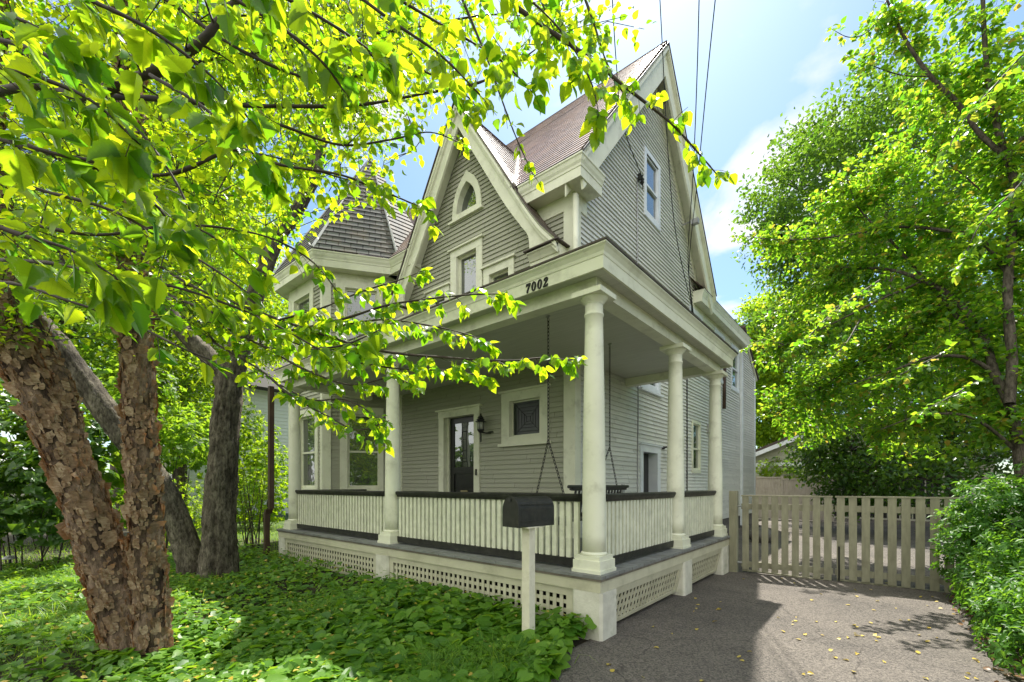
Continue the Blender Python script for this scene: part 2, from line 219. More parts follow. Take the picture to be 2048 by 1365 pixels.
# ------------------------------------------------------------------ mesh builder
class MB:
    def __init__(s): s.v = []; s.f = []; s.uv = None
    def quad(s, a, b, c, d):
        i = len(s.v); s.v += [tuple(a), tuple(b), tuple(c), tuple(d)]; s.f.append((i, i + 1, i + 2, i + 3)); return s
    def box(s, x0, x1, y0, y1, z0, z1):
        i = len(s.v); s.v += [(x, y, z) for z in (z0, z1) for y in (y0, y1) for x in (x0, x1)]
        s.f += [(i, i + 2, i + 3, i + 1), (i + 4, i + 5, i + 7, i + 6), (i, i + 1, i + 5, i + 4), (i + 2, i + 6, i + 7, i + 3), (i, i + 4, i + 6, i + 2), (i + 1, i + 3, i + 7, i + 5)]; return s
    def fbox(s, fr, u0, u1, v0, v1, n0, n1):
        return s.prism(fr, [(u0, v0), (u1, v0), (u1, v1), (u0, v1)], n0, n1)
    def prism(s, fr, poly, n0, n1, cap=True):
        i = len(s.v); k = len(poly)
        s.v += [tuple(fr(u, v, n0)) for u, v in poly] + [tuple(fr(u, v, n1)) for u, v in poly]
        for j in range(k):
            q = (j + 1) % k; s.f.append((i + j, i + q, i + k + q, i + k + j))
        if cap: s.f.append(tuple(range(i + k - 1, i - 1, -1))); s.f.append(tuple(range(i + k, i + 2 * k)))
        return s
    def band(s, fr, outer, inner, n0, n1):
        """solid between two polylines with the same number of points"""
        for j in range(len(outer) - 1):
            s.prism(fr, [outer[j], outer[j + 1], inner[j + 1], inner[j]], n0, n1)
        return s
    def lathe(s, c, prof, n=28, axis='z'):
        i = len(s.v); m = len(prof)
        for r, z in prof:
            for k in range(n):
                t = 2 * math.pi * k / n; p = (r * math.cos(t), r * math.sin(t), z)
                if axis == 'x': p = (z, p[0], p[1])
                s.v.append((c[0] + p[0], c[1] + p[1], c[2] + p[2]))
        for a in range(m - 1):
            for k in range(n):
                q = (k + 1) % n; s.f.append((i + a * n + k, i + a * n + q, i + (a + 1) * n + q, i + (a + 1) * n + k))
        s.f.append(tuple(range(i + n - 1, i - 1, -1))); s.f.append(tuple(range(i + (m - 1) * n, i + m * n))); return s
    def tube(s, pts, rad, n=8, cap=True):
        pts = [Vector(p) for p in pts]
        if not hasattr(rad, '__len__'): rad = [rad] * len(pts)
        i0 = len(s.v); up = Vector((0, 0, 1)); prev = None
        for j, p in enumerate(pts):
            d = (pts[min(j + 1, len(pts) - 1)] - pts[max(j - 1, 0)])
            d = d.normalized() if d.length > 1e-9 else Vector((0, 0, 1))
            if prev is None:
                a = d.cross(up)
                if a.length < 1e-3: a = d.cross(Vector((1, 0, 0)))
            else: a = prev - d * prev.dot(d)
            a.normalize(); prev = a; b = d.cross(a)
            for k in range(n):
                t = 2 * math.pi * k / n; q = p + (a * math.cos(t) + b * math.sin(t)) * rad[j]; s.v.append(tuple(q))
        for j in range(len(pts) - 1):
            for k in range(n):
                q = (k + 1) % n; s.f.append((i0 + j * n + k, i0 + j * n + q, i0 + (j + 1) * n + q, i0 + (j + 1) * n + k))
        if cap: s.f.append(tuple(range(i0 + n - 1, i0 - 1, -1))); e = i0 + (len(pts) - 1) * n; s.f.append(tuple(range(e, e + n)))
        return s
    def courses(s, loops, fr, pitch, step, lip=True):
        """lapped boards or slates over a polygon (even-odd loops, so holes work)"""
        if s.uv is None: s.uv = {}
        vs = sorted({round(p[1], 5) for l in loops for p in l})
        lo, hi = vs[0], vs[-1]; k = math.ceil(lo / pitch)
        bs = set(vs)
        while k * pitch < hi: bs.add(round(k * pitch, 5)); k += 1
        bs = sorted(bs)
        for a, b in zip(bs, bs[1:]):
            if b - a < 1e-4: continue
            mid = (a + b) / 2; cr = []
            for l in loops:
                for (u0, v0), (u1, v1) in zip(l, l[1:] + l[:1]):
                    if min(v0, v1) < mid < max(v0, v1):
                        g = lambda v: u0 + (u1 - u0) * (v - v0) / (v1 - v0)
                        cr.append((g(mid), g(a), g(b)))
            cr.sort(); c0 = math.floor(mid / pitch) * pitch; off = lambda v: step * (1 - (v - c0) / pitch) + .001
            for L0, L1 in zip(cr[::2], cr[1::2]):
                i = len(s.v); P = [(L0[1], a), (L1[1], a), (L1[2], b), (L0[2], b)]
                s.v += [tuple(fr(u, v, off(v))) for u, v in P]; s.uv[len(s.f)] = P; s.f.append((i, i + 1, i + 2, i + 3))
                if lip and abs(a - c0) < 1e-4:
                    i = len(s.v); s.v += [tuple(fr(L0[1], a, 0)), tuple(fr(L1[1], a, 0)), tuple(fr(L1[1], a, off(a))), tuple(fr(L0[1], a, off(a)))]
                    s.uv[len(s.f)] = [(L0[1], a), (L1[1], a), (L1[1], a), (L0[1], a)]; s.f.append((i, i + 1, i + 2, i + 3))
        return s
    def build(s, name, mat, parent=None, smooth=False, label=None, bevel=0):
        me = bpy.data.meshes.new(name); me.from_pydata(s.v, [], s.f); me.update()
        if s.uv is not None:
            u = me.uv_layers.new(name='UVMap')
            for p in me.polygons:
                q = s.uv.get(p.index)
                for j, li in enumerate(p.loop_indices): u.data[li].uv = q[j] if q else (0, 0)
        me.materials.append(M[mat] if isinstance(mat, str) else mat)
        if smooth: me.polygons.foreach_set('use_smooth', [True] * len(me.polygons))
        o = bpy.data.objects.new(name, me); COL.objects.link(o)
        if parent: setparent(o, parent)
        if label: o['label'] = label
        if bevel:
            bm = o.modifiers.new('bevel', 'BEVEL'); bm.width = bevel; bm.segments = 2; bm.limit_method = 'ANGLE'
        return o
def setparent(o, p):
    o.parent = p
    if p.type == 'EMPTY': o.matrix_parent_inverse = Matrix.Translation(-Vector(p.location))
def thing(name, label, cat, loc=(0, 0, 0), group=None):
    o = bpy.data.objects.new(name, None); COL.objects.link(o); o.location = loc; o['label'] = label; o['category'] = cat
    o.empty_display_size = .2
    if group: o['group'] = group
    return o
def tag(o, label, cat, group=None):
    o['label'] = label; o['category'] = cat
    if group: o['group'] = group
    return o
def frame(O, U, Nn, V=(0, 0, 1)):
    O = np.array(O, float); U = np.array(U, float); Nn = np.array(Nn, float); V = np.array(V, float)
    return lambda u, v, n=0: O + U * u + V * v + Nn * n
def lerp_path(pts, n):
    """smooth resample (Catmull-Rom) of a polyline"""
    P = np.array(pts, float); P = np.vstack([2 * P[0] - P[1], P, 2 * P[-1] - P[-2]]); out = []
    for i in range(1, len(P) - 2):
        for t in np.linspace(0, 1, n, endpoint=False):
            p0, p1, p2, p3 = P[i - 1:i + 3]
            out.append(.5 * (2 * p1 + (p2 - p0) * t + (2 * p0 - 5 * p1 + 4 * p2 - p3) * t * t + (3 * p1 - p0 - 3 * p2 + p3) * t ** 3))
    out.append(P[-2]); return np.array(out)

# ================================================================== THE HOUSE
XR, YF, FZ = -3.95, 6.27, .625
house = thing('house', 'pale grey clapboard house with steep slate gables, corner tower and wraparound porch', 'house', (-7, 8, 0))
fF = frame((0, YF, 0), (1, 0, 0), (0, -1, 0))            # front wall: u = x
fS = frame((XR, 0, 0), (0, 1, 0), (1, 0, 0))             # side wall by the driveway: u = y
EZ, RY, RZ = 6.65, 9.47, 11.02                            # eave height, ridge
SL = (RZ - EZ) / (RY - 5.95)
P0 = np.array([-8.84, YF]); dg = np.array([.559, .829])
P1 = P0 - dg * 1.62; P2 = np.array([-11.48, P1[1]]); P3 = np.array([-12.45, YF])
fD = frame((P0[0], P0[1], 0), (-dg[0], -dg[1], 0), (dg[1], -dg[0], 0))   # slanting bay face, u from the house corner outwards
fB = frame((0, P1[1], 0), (1, 0, 0), (0, -1, 0))         # front bay face
def rect(u0, u1, v0, v1): return [(u0, v0), (u1, v0), (u1, v1), (u0, v1)]
def on_u(fr, px, py=900):
    """u of the wall point a photo column falls on"""
    r = at(px, py, 1) - np.array([0, 0, HCAM]); O = fr(0, 0, 0); U = fr(1, 0, 0) - O
    A = np.array([[U[0], -r[0]], [U[1], -r[1]]]); return np.linalg.solve(A, -O[:2])[0]

def window(fr, o, g, label=None, head=.0, sill=.0, mullion=None, glass='glass', par=house, recess=.07, sash=.04, trim='trim', muntin=False, blind=False):
    """o = outer casing rect, g = opening rect (u0,u1,v0,v1): casing, sash, pane, sill"""
    u0, u1, v0, v1 = o; a0, a1, b0, b1 = g; m = MB()
    m.fbox(fr, u0, a0, v0, b1, -.002, .04).fbox(fr, a1, u1, v0, b1, -.002, .04).fbox(fr, u0 - .001, u1 + .001, b1, v1, -.002, .042)
    if b0 - v0 > .02: m.fbox(fr, a0, a1, v0, b0, -.002, .038)
    if head: m.fbox(fr, u0 - .05, u1 + .05, v1, v1 + .035, -.001, .085)
    # reveal
    m.fbox(fr, a0 - .012, a0, b0, b1, -recess - .03, -.002).fbox(fr, a1, a1 + .012, b0, b1, -recess - .03, -.002).fbox(fr, a0, a1, b1, b1 + .012, -recess - .03, -.002).fbox(fr, a0, a1, b0 - .012, b0, -recess - .03, -.002)
    w = m.build('window', trim, par, label=label)
    if sill: MB().fbox(fr, u0 - .05, u1 + .05, v0 - sill, v0, -.001, .09).build('sill', trim, w)
    f = MB(); n0, n1 = -recess - .02, -recess + .022
    f.fbox(fr, a0, a0 + sash, b0, b1, n0, n1).fbox(fr, a1 - sash, a1, b0, b1, n0, n1).fbox(fr, a0 + sash, a1 - sash, b0, b0 + sash * 1.5, n0, n1).fbox(fr, a0 + sash, a1 - sash, b1 - sash, b1, n0, n1)
    if mullion is not None: f.fbox(fr, a0 + sash, a1 - sash, mullion - .022, mullion + .022, n0, n1 + .015)
    f.build('sash', trim, w)
    p = MB().fbox(fr, a0 + .005, a1 - .005, b0 + .005, b1 - .005, n0 - .012, n0 + .012).build('pane', glass, w)
    return w

holesF, holesS = [], []
# ---- windows of the front wall
FW = []
FW.append(((-5.53, -4.46, 2.27, 3.215), (-5.34, -4.64, 2.40, 3.05)))     # leaded porch window
FW.append(((-6.95, -6.04, 4.45, 6.35), (-6.77, -6.20, 4.55, 6.20)))      # gable centre window
FW.append(((-5.995, -5.23, 4.55, 5.70), (-5.85, -5.36, 4.65, 5.55)))
FW.append(((-7.72, -6.995, 4.55, 5.70), (-7.58, -7.13, 4.65, 5.55)))
for o, g in FW: holesF.append(rect(*g))
DO = (-7.16, -6.26, FZ, 2.92)
holesF.append(rect(*DO))
lan_in = [(-6.75, 7.05), (-6.185, 7.05), (-6.19, 7.17), (-6.215, 7.29), (-6.27, 7.42), (-6.36, 7.54), (-6.467, 7.63), (-6.575, 7.54), (-6.665, 7.42), (-6.72, 7.29), (-6.745, 7.17)]
holesF.append(lan_in)
gprof = [(0, 9.02), (.40, 8.42), (.79, 7.80), (1.12, 7.28), (1.45, 6.75), (1.77, 6.24), (2.02, 5.88), (2.18, 5.69), (2.38, 5.47)]   # gable roof profile: offset from centre, height
GX = -6.45
gp_in = [(o, z - .28) for o, z in gprof]
gable_poly = [(GX - 2.30, 5.3)] + [(GX - o, z) for o, z in gp_in[::-1]] + [(GX + o, z) for o, z in gp_in[1:]] + [(GX + 2.30, 5.3)]
upper = [(P0[0], 3.6)] + [(P0[0], 6.34), (GX - 1.55, 6.34)] + [(GX - o, z) for o, z in gp_in[::-1] if z > 6.36] + [(GX + o, z) for o, z in gp_in[1:] if z > 6.36] + [(GX + 1.55, 6.34), (XR, 6.34), (XR, .3), (P0[0], .3)]
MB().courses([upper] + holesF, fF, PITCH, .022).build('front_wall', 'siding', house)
# ---- driveway side wall
SW = []
SW.append(((8.98, 9.83, 7.24, 8.70), (9.08, 9.72, 7.36, 8.60)))          # attic
SW.append(((12.0, 12.70, 1.83, 3.23), (12.07, 12.63, 1.92, 3.15)))
SW.append(((8.79, 9.84, 3.54, 5.0), (8.90, 9.72, 3.64, 4.9)))
for y0 in (11.80, 14.0, 15.84): SW.append(((y0, y0 + 1.03, 4.68, 6.2), (y0 + .11, y0 + .92, 4.78, 6.08)))
for o, g in SW: holesS.append(rect(*g))
SDO = (8.90, 9.66, .25, 2.21); holesS.append(rect(*SDO))
rake = lambda y: RZ - SL * abs(y - RY)
side = [(YF, .45), (19.35, .45), (19.35, 5.72), (17.45, 6.95), (17.4, 6.3), (12.95, 6.3), (12.95, rake(12.95) - .20), (RY, RZ - .20), (6.29, rake(6.29) - .20), (YF, 6.3)]
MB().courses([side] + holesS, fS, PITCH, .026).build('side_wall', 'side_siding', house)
# bay walls
for nm, fr, u0, u1, op in (('bay_wall', fD, 0, 1.62, True), ('bay_wall', fB, P2[0], P1[0], False)):
    if op:
        lo = (on_u(fr, 767), on_u(fr, 680)); hi = (on_u(fr, 765), on_u(fr, 672))
        W1 = ((lo[0], lo[1], 1.36, 3.30), (on_u(fr, 758.5), on_u(fr, 695), 1.44, 3.14), 2.28); W2 = ((hi[0], hi[1], 4.5, 6.2), (on_u(fr, 753.5), on_u(fr, 690.5), 4.6, 6.03), 5.3)
    else:
        W1 = ((on_u(fr, 595), on_u(fr, 638.5), 1.36, 3.30), (on_u(fr, 600), on_u(fr, 632.5), 1.44, 3.14), 2.28); W2 = ((on_u(fr, 586), on_u(fr, 629), 4.5, 6.2), (on_u(fr, 591), on_u(fr, 622), 4.6, 6.03), 5.3)
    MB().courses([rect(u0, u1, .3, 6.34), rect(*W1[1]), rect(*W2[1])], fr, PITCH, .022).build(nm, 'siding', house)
    window(fr, W1[0], W1[1], mullion=W1[2], glass='glass_dim', sill=.05); window(fr, W2[0], W2[1], mullion=W2[2], glass='glass_dim')
# backing so the walls are solid: left, rear and hidden faces
b = MB()
b.quad((P3[0], YF, .3), (P2[0], P2[1], .3), (P2[0], P2[1], 6.34), (P3[0], YF, 6.34))
b.quad((-13.2, 12.65, .3), (-13.2, YF, .3), (-13.2, YF, 6.4), (-13.2, 12.65, 6.4)); b.quad((-13.2, YF, .3), (P3[0], YF, .3), (P3[0], YF, 6.4), (-13.2, YF, 6.4))
b.quad((-9.5, 12.65, .3), (-13.2, 12.65, .3), (-13.2, 12.65, 6.4), (-9.5, 12.65, 6.4)); b.quad((XR, 19.35, .3), (-9.5, 19.35, .3), (-9.5, 19.35, 5.7), (XR, 19.35, 5.7)); b.quad((-9.5, 19.35, .3), (-9.5, 12.65, .3), (-9.5, 12.65, 6.4), (-9.5, 19.35, 6.4))
i = len(b.v); b.v += [(-13.2, 12.95, 6.4), (-13.2, 5.95, 6.4), (-13.2, RY, RZ - .1)]; b.f.append((i, i + 1, i + 2))
b.build('rear_wall', 'siding', house)
# near-black block behind the glazing: unlit rooms put into its colour
MB().box(-12.2, XR - .35, YF + .35, 12.3, .5, 6.2).build('room_shade_block', 'dark_void', house)
# foundation
MB().box(XR - .3, XR - .03, YF, 19.3, -.1, .45).build('foundation', 'stone', house)

# ---- windows built
w = window(fF, *FW[0], label='leaded glass window by the porch swing', head=1, sill=.05, glass='stained', sash=.02)
a0, a1, b0, b1 = FW[0][1]; m = MB(); n0 = -.075
cx, cz = (a0 + a1) / 2 + .02, (b0 + b1) / 2 - .02
rings = []
for k in (.30, .23, .16, .1, .045):
    h = k * (b1 - b0) / (a1 - a0) * 1.02; q = [(cx - k, cz - h), (cx + k, cz - h), (cx + k, cz + h), (cx - k, cz + h)]; rings.append(q)
    m.tube([fF(u, v, n0) for u, v in q + q[:1]], .0042, 4)
for p, q in zip([(a0, b0), (a1, b0), (a1, b1), (a0, b1)], rings[-1]): m.tube([fF(*p, n0), fF(*q, n0)], .0042, 4)
m.build('leaded_lines', 'lead', w)
w = window(fF, *FW[1], head=1)
window(fF, *FW[2], head=1, sash=.03); window(fF, *FW[3], head=1, sash=.03)
lan_out = [(-6.885, 6.955), (-6.05, 6.955), (-6.055, 7.13), (-6.08, 7.30), (-6.15, 7.49), (-6.26, 7.66), (-6.467, 7.84), (-6.675, 7.66), (-6.785, 7.49), (-6.855, 7.30), (-6.88, 7.13)]
m = MB(); m.band(fF, lan_out + lan_out[:1], lan_in + lan_in[:1], -.002, .05)
m.band(fF, lan_in + lan_in[:1], [(u + (.012 if u > -6.46 else -.012), v) for u, v in lan_in + lan_in[:1]], -.11, -.002)
m.fbox(fF, -6.98, -6.01, 6.92, 6.956, -.002, .075)
w = m.build('window', 'trim', house, label='pointed lancet window in the front gable'); MB().prism(fF, [(u, v) for u, v in lan_in], -.12, -.085).build('pane', 'glass', w)
window(fS, *SW[0], recess=.012, mullion=7.95, trim='pipe_white', label='white attic window in the side gable'); window(fS, *SW[1], recess=.012, mullion=2.48, sash=.03)
window(fS, *SW[2], recess=.012, mullion=4.3, sill=.05, trim='pipe_white')
for q in SW[3:]: window(fS, *q, recess=.012, mullion=5.42, head=0, trim='pipe_white')
# ---- front door
m = MB(); u0, u1, v0, v1 = DO
m.fbox(fF, -7.32, u0, FZ, v1, -.002, .045).fbox(fF, u1, -6.115, FZ, v1, -.002, .045).fbox(fF, -7.33, -6.105, v1, 3.06, -.002, .047).fbox(fF, -7.38, -6.05, 3.06, 3.095, -.001, .09)
m.fbox(fF, u0 - .015, u0, FZ, v1, -.15, -.002).fbox(fF, u1, u1 + .015, FZ, v1, -.15, -.002).fbox(fF, u0, u1, v1, v1 + .015, -.15, -.002).fbox(fF, u0, u0 + .05, FZ, v1, -.10, -.06).fbox(fF, u1 - .02, u1, FZ, v1, -.10, -.06)
m.build('door_casing', 'trim', house)
ga = (-6.99, -6.385, 1.88, 2.80); m = MB(); d0, d1 = -.15, -.105
m.fbox(fF, u0 + .05, ga[0], FZ + .02, v1, d0, d1).fbox(fF, ga[1], u1 - .02, FZ + .02, v1, d0, d1).fbox(fF, ga[0], ga[1], ga[3], v1, d0, d1).fbox(fF, ga[0], ga[1], 1.74, ga[2], d0, d1).fbox(fF, ga[0], ga[1], FZ + .02, .80, d0, d1).fbox(fF, ga[0], ga[1], .80, 1.74, d0, d1 - .022)
m.fbox(fF, ga[0] + .04, ga[1] - .04, 1.46, 1.68, d1 - .022, d1 - .004).fbox(fF, ga[0] + .04, ga[1] - .04, .86, 1.28, d1 - .022, d1 - .004)
door = m.build('door', 'door', house, label='black front door with an oval patterned glass light')
MB().fbox(fF, *ga, d0 + .01, d0 + .03).build('door_glass', 'glass', door)
m = MB(); uc = (ga[0] + ga[1]) / 2; hh = lambda t: (.085 - .035 * math.sin(t * math.pi))
for sgn in (-1, 1): m.tube([fF(uc + sgn * hh(t), ga[2] + t * (ga[3] - ga[2]), d0 + .035) for t in np.linspace(0, 1, 13)], .005, 4)
for t in (.12, .2, .38, .62, .8, .9): m.tube([fF(uc - hh(t), ga[2] + t * (ga[3] - ga[2]), d0 + .035), fF(uc + hh(t), ga[2] + t * (ga[3] - ga[2]), d0 + .035)], .005, 4)
m.build('leaded_lines', 'lead', door)
MB().fbox(fF, -6.78, -6.58, 1.335, 1.40, d1 - .01, d1 + .012).build('mail_slot', 'brass', door)
MB().fbox(fF, -6.20, -6.165, 1.70, 1.82, .045, .065).build('doorbell', 'blackmetal', house)
# ---- side door
m = MB(); u0, u1, v0, v1 = SDO
m.fbox(fS, 8.77, u0, v0, v1, -.002, .045).fbox(fS, u1, 9.83, v0, v1, -.002, .045).fbox(fS, 8.76, 9.84, v1, 2.36, -.002, .047).fbox(fS, 8.72, 9.88, 2.36, 2.385, -.001, .08)
m.fbox(fS, u0 - .012, u0, v0, v1, -.2, -.002).fbox(fS, u1, u1 + .012, v0, v1, -.2, -.002).fbox(fS, u0, u1, v1, v1 + .012, -.2, -.002)
m.build('door_casing', 'pipe_white', house)
m = MB(); m.fbox(fS, u0, u1, v0, v1, -.2, -.17).fbox(fS, u0 + .1, u1 - .1, 1.25, 2.05, -.17, -.155).fbox(fS, u0 + .1, u1 - .1, .4, 1.1, -.17, -.155)
sd = m.build('door', 'door', house, label='black side door under the porch'); MB().lathe(fS(u0 + .08, 1.15, -.14), [(.001, -.03), (.028, -.02), (.03, .01), (.001, .03)], 12).build('handle', 'brass', sd, True)
# side lamp with bare bulb
m = MB(); m.lathe(fS(10.0, 2.36, .02), [(.05, -.03), (.055, 0), (.05, .03)], 16).tube([fS(10.0, 2.36, .03), fS(10.03, 2.38, .12), fS(10.05, 2.30, .17)], .022, 8)
sl = m.build('side_lamp', 'blackmetal', house, True); MB().lathe(fS(10.05, 2.20, .17), [(.02, .1), (.045, .05), (.055, 0), (.04, -.05), (.01, -.065)], 14).build('bulb', 'pipe_white', sl, True)
MB().prism(frame((0, 13.3, 3.02), (1, 0, 0), (0, 1, 0)), [(XR, 0), (XR + .13, .0), (XR + .11, .18), (XR, .26)], 0, .22).build('dryer_vent', 'galv', house)
MB().fbox(fS, 7.93, 8.02, 1.36, 1.52, .016, .05).build('outlet_box', 'galv', house)
# ---- corner boards
m = MB(); m.box(XR - .19, XR + .035, YF - .035, YF, .5, 6.2).box(XR, XR + .034, YF, YF + .15, .5, 6.2); m.build('corner_board', 'trim', house)
m = MB(); m.box(P0[0] + .0, P0[0] + .19, YF - .032, YF, .5, 6.2); m.build('corner_board', 'trim', house)
m = MB(); m.fbox(fD, 1.47, 1.655, .5, 6.2, 0, .033).fbox(fB, P1[0] - .13, P1[0] - .002, .5, 6.2, 0, .03); m.build('corner_board', 'trim', house)
m = MB(); m.fbox(fB, P2[0] - .03, P2[0] + .1, .5, 6.2, 0, .031); m.build('corner_board', 'trim', house)
m = MB(); m.fbox(fS, 19.25, 19.38, .45, 5.75, 0, .03); m.build('corner_board', 'pipe_white', house)

# ---- cornices: profile pulled along a path with mitred corners
def cornice(path, z0, prof, name='cornice', mat='trim', out=1, capped=True):
    """path: 2-D polyline of the wall line; prof: (offset outwards, height above z0)"""
    P = [np.array(p, float) for p in path]; m = MB(); n = len(prof); rings = []
    for i, p in enumerate(P):
        ds = []
        if i > 0: ds.append((P[i] - P[i - 1]) / np.linalg.norm(P[i] - P[i - 1]))
        if i < len(P) - 1: ds.append((P[i + 1] - P[i]) / np.linalg.norm(P[i + 1] - P[i]))
        ns = [np.array([d[1], -d[0]]) * out for d in ds]
        nn = ns[0] if len(ns) == 1 else (ns[0] + ns[1]) / (1 + ns[0].dot(ns[1]))
        rings.append([(p[0] + nn[0] * o, p[1] + nn[1] * o, z0 + h) for o, h in prof])
    for r in rings: m.v += r
    for i in range(len(P) - 1):
        for j in range(n):
            q = (j + 1) % n; m.f.append((i * n + j, i * n + q, (i + 1) * n + q, (i + 1) * n + j))
    m.f.append(tuple(range(n - 1, -1, -1))); m.f.append(tuple(range((len(P) - 1) * n, len(P) * n)))
    return m.build(name, mat, house)
crown = [(0, .12), (.015, .12), (.015, .02), (0.02, .13), (.30, .13), (.30, .12), (.315, .12), (.315, .27), (.325, .275), (.328, .30), (.345, .335), (.36, .39), (.375, .405), (.375, .425), (0, .43)]
crown = [(0, -.13), (.03, -.13), (.03, .12), (.29, .12), (.29, .10), (.315, .10), (.315, .25), (.325, .255), (.33, .29), (.35, .33), (.365, .385), (.38, .40), (.38, .425), (0, .43)]
# front eave, right of the gable: turns the corner and returns along the side gable
cornice([(-4.86, YF), (XR - .0, YF), (XR, 6.63)], EZ - .425, [(min(o, .38), h) for o, h in crown])
cornice([(P0[0] - 0, YF), (-7.95, YF)], EZ - .425, crown)
cornice([P3, P2, P1, P0], EZ - .425, crown)
cornice([(XR, 12.10), (XR, 17.45)], EZ - .425, [(o * .8, h) for o, h in crown])
# gable cornice returns
ret = [(0, -.02), (.25, -.02), (.25, .08), (.27, .085), (.29, .12), (.33, .17), (.36, .19), (.36, .205), (0, .22)]
for sx in (1, -1):
    x0, x1 = GX + sx * 1.77, GX + sx * 2.38
    pth = [(x0, YF), (x1, YF)] if sx > 0 else [(x1, YF), (x0, YF)]
    m = cornice(pth, 5.23, ret)
    MB().box(min(x0, x1) - .04, max(x0, x1) + .06, YF - .40, YF - .005, 5.452, 5.472).build('return_flashing', 'metal_roof', house)

# ---- main roof: front slope with a notch under the front gable, rear slope, slates in courses
vl = math.hypot(1, SL)   # slope length per metre of y
fR = frame((0, 5.91, EZ + .02), (1, 0, 0), (0, -SL / vl, 1 / vl), (0, 1 / vl, SL / vl))
sv = lambda y: (y - 5.91) * vl
apy = 5.95 + (9.02 - EZ) / SL
front_slope = [(-13.4, 0), (GX - 1.47, 0), (GX, sv(apy) - .05), (GX + 1.47, 0), (XR + .33, 0), (XR + .33, sv(RY)), (-13.4, sv(RY))]
m = MB().courses([front_slope], fR, .155, .014)
fR2 = frame((0, 13.03, EZ + .02), (-1, 0, 0), (0, SL / vl, 1 / vl), (0, -1 / vl, SL / vl))
m.courses([[(-XR - .33, 0), (13.4, 0), (13.4, sv(RY)), (-XR - .33, sv(RY))]], fR2, .155, .014)
roof = m.build('roof', 'slate', house)
MB().tube([(-13.4, RY, RZ + .03), (XR + .33, RY, RZ + .03)], .05, 8).build('ridge_cap', 'metal_roof', roof)
# side gable bargeboards, soffit and roof edge
for sgn, yb in ((-1, 5.98), (1, 12.95)):
    fG = frame((0, 0, 0), (0, 1, 0), (1, 0, 0)); zb = RZ - SL * abs(yb - RY)
    oz = [(RY, RZ), (yb, zb)]
    m = MB()
    m.prism(fG, [(RY, RZ - .10), (yb, zb - .10), (yb - sgn * .10, zb - .50), (RY, RZ - .66)], XR + .25, XR + .295)
    m.prism(fG, [(RY, RZ), (yb, zb), (yb, zb - .17), (RY, RZ - .17)], XR + .296, XR + .335)
    m.prism(fG, [(RY, RZ - .05), (yb, zb - .05), (yb, zb - .13), (RY, RZ - .13)], XR + .336, XR + .365)
    bb = m.build('bargeboard', 'trim', house)
    MB().prism(fG, [(RY, RZ - .18), (yb, zb - .18), (yb, zb - .22), (RY, RZ - .22)], XR, XR + .25).build('soffit', 'trim', bb)
    MB().prism(fG, [(RY, RZ + .035), (yb + sgn * .02, zb + .035), (yb + sgn * .02, zb + .004), (RY, RZ + .004)], XR - .1, XR + .375).build('slate_edge', 'metal_roof', bb)
    m = MB(); m.prism(fG, [(RY, RZ - .34), (yb, zb - .34), (yb, zb - .56), (RY, RZ - .56)], XR + .005, XR + .03); m.build('frieze', 'trim', bb)
# ---- front gable roof (flared) with its bargeboards
gm = MB(); gm.uv = {}
gy0 = 5.94
def gv(z): return YF + .03 if z <= EZ + .4 else 5.95 + (z - EZ) / SL + .03
for sgn in (1, -1):
    P = lerp_path([(o, z) for o, z in gprof], 5); L = np.r_[0, np.cumsum(np.hypot(*np.diff(P, axis=0).T))]
    n = int(L[-1] / .15); T = np.linspace(0, L[-1], n + 1); ox = np.interp(T, L, P[:, 0]); oz = np.interp(T, L, P[:, 1])
    for k in range(n):
        dx, dz = ox[k + 1] - ox[k], oz[k + 1] - oz[k]; l = math.hypot(dx, dz); nx, nz = -dz / l, dx / l
        lo = np.array([ox[k + 1] + nx * .018, oz[k + 1] + nz * .018 + .02]); up = np.array([ox[k], oz[k] + .02]); lo0 = np.array([ox[k + 1], oz[k + 1] + .02])
        ylo, yup = gv(oz[k + 1]), gv(oz[k]); q = lambda p, y: (GX + sgn * p[0], y, p[1])
        gm.uv[len(gm.f)] = [(gy0, -T[k + 1]), (ylo, -T[k + 1]), (yup, -T[k]), (gy0, -T[k])]; gm.quad(q(lo, gy0), q(lo, ylo), q(up, yup), q(up, gy0))
        gm.uv[len(gm.f)] = [(gy0, 0), (ylo, 0), (ylo, 0), (gy0, 0)]; gm.quad(q(lo0, gy0), q(lo0, ylo), q(lo, ylo), q(lo, gy0))
groof = gm.build('roof', 'slate', house, label='flared slate roof of the front gable')
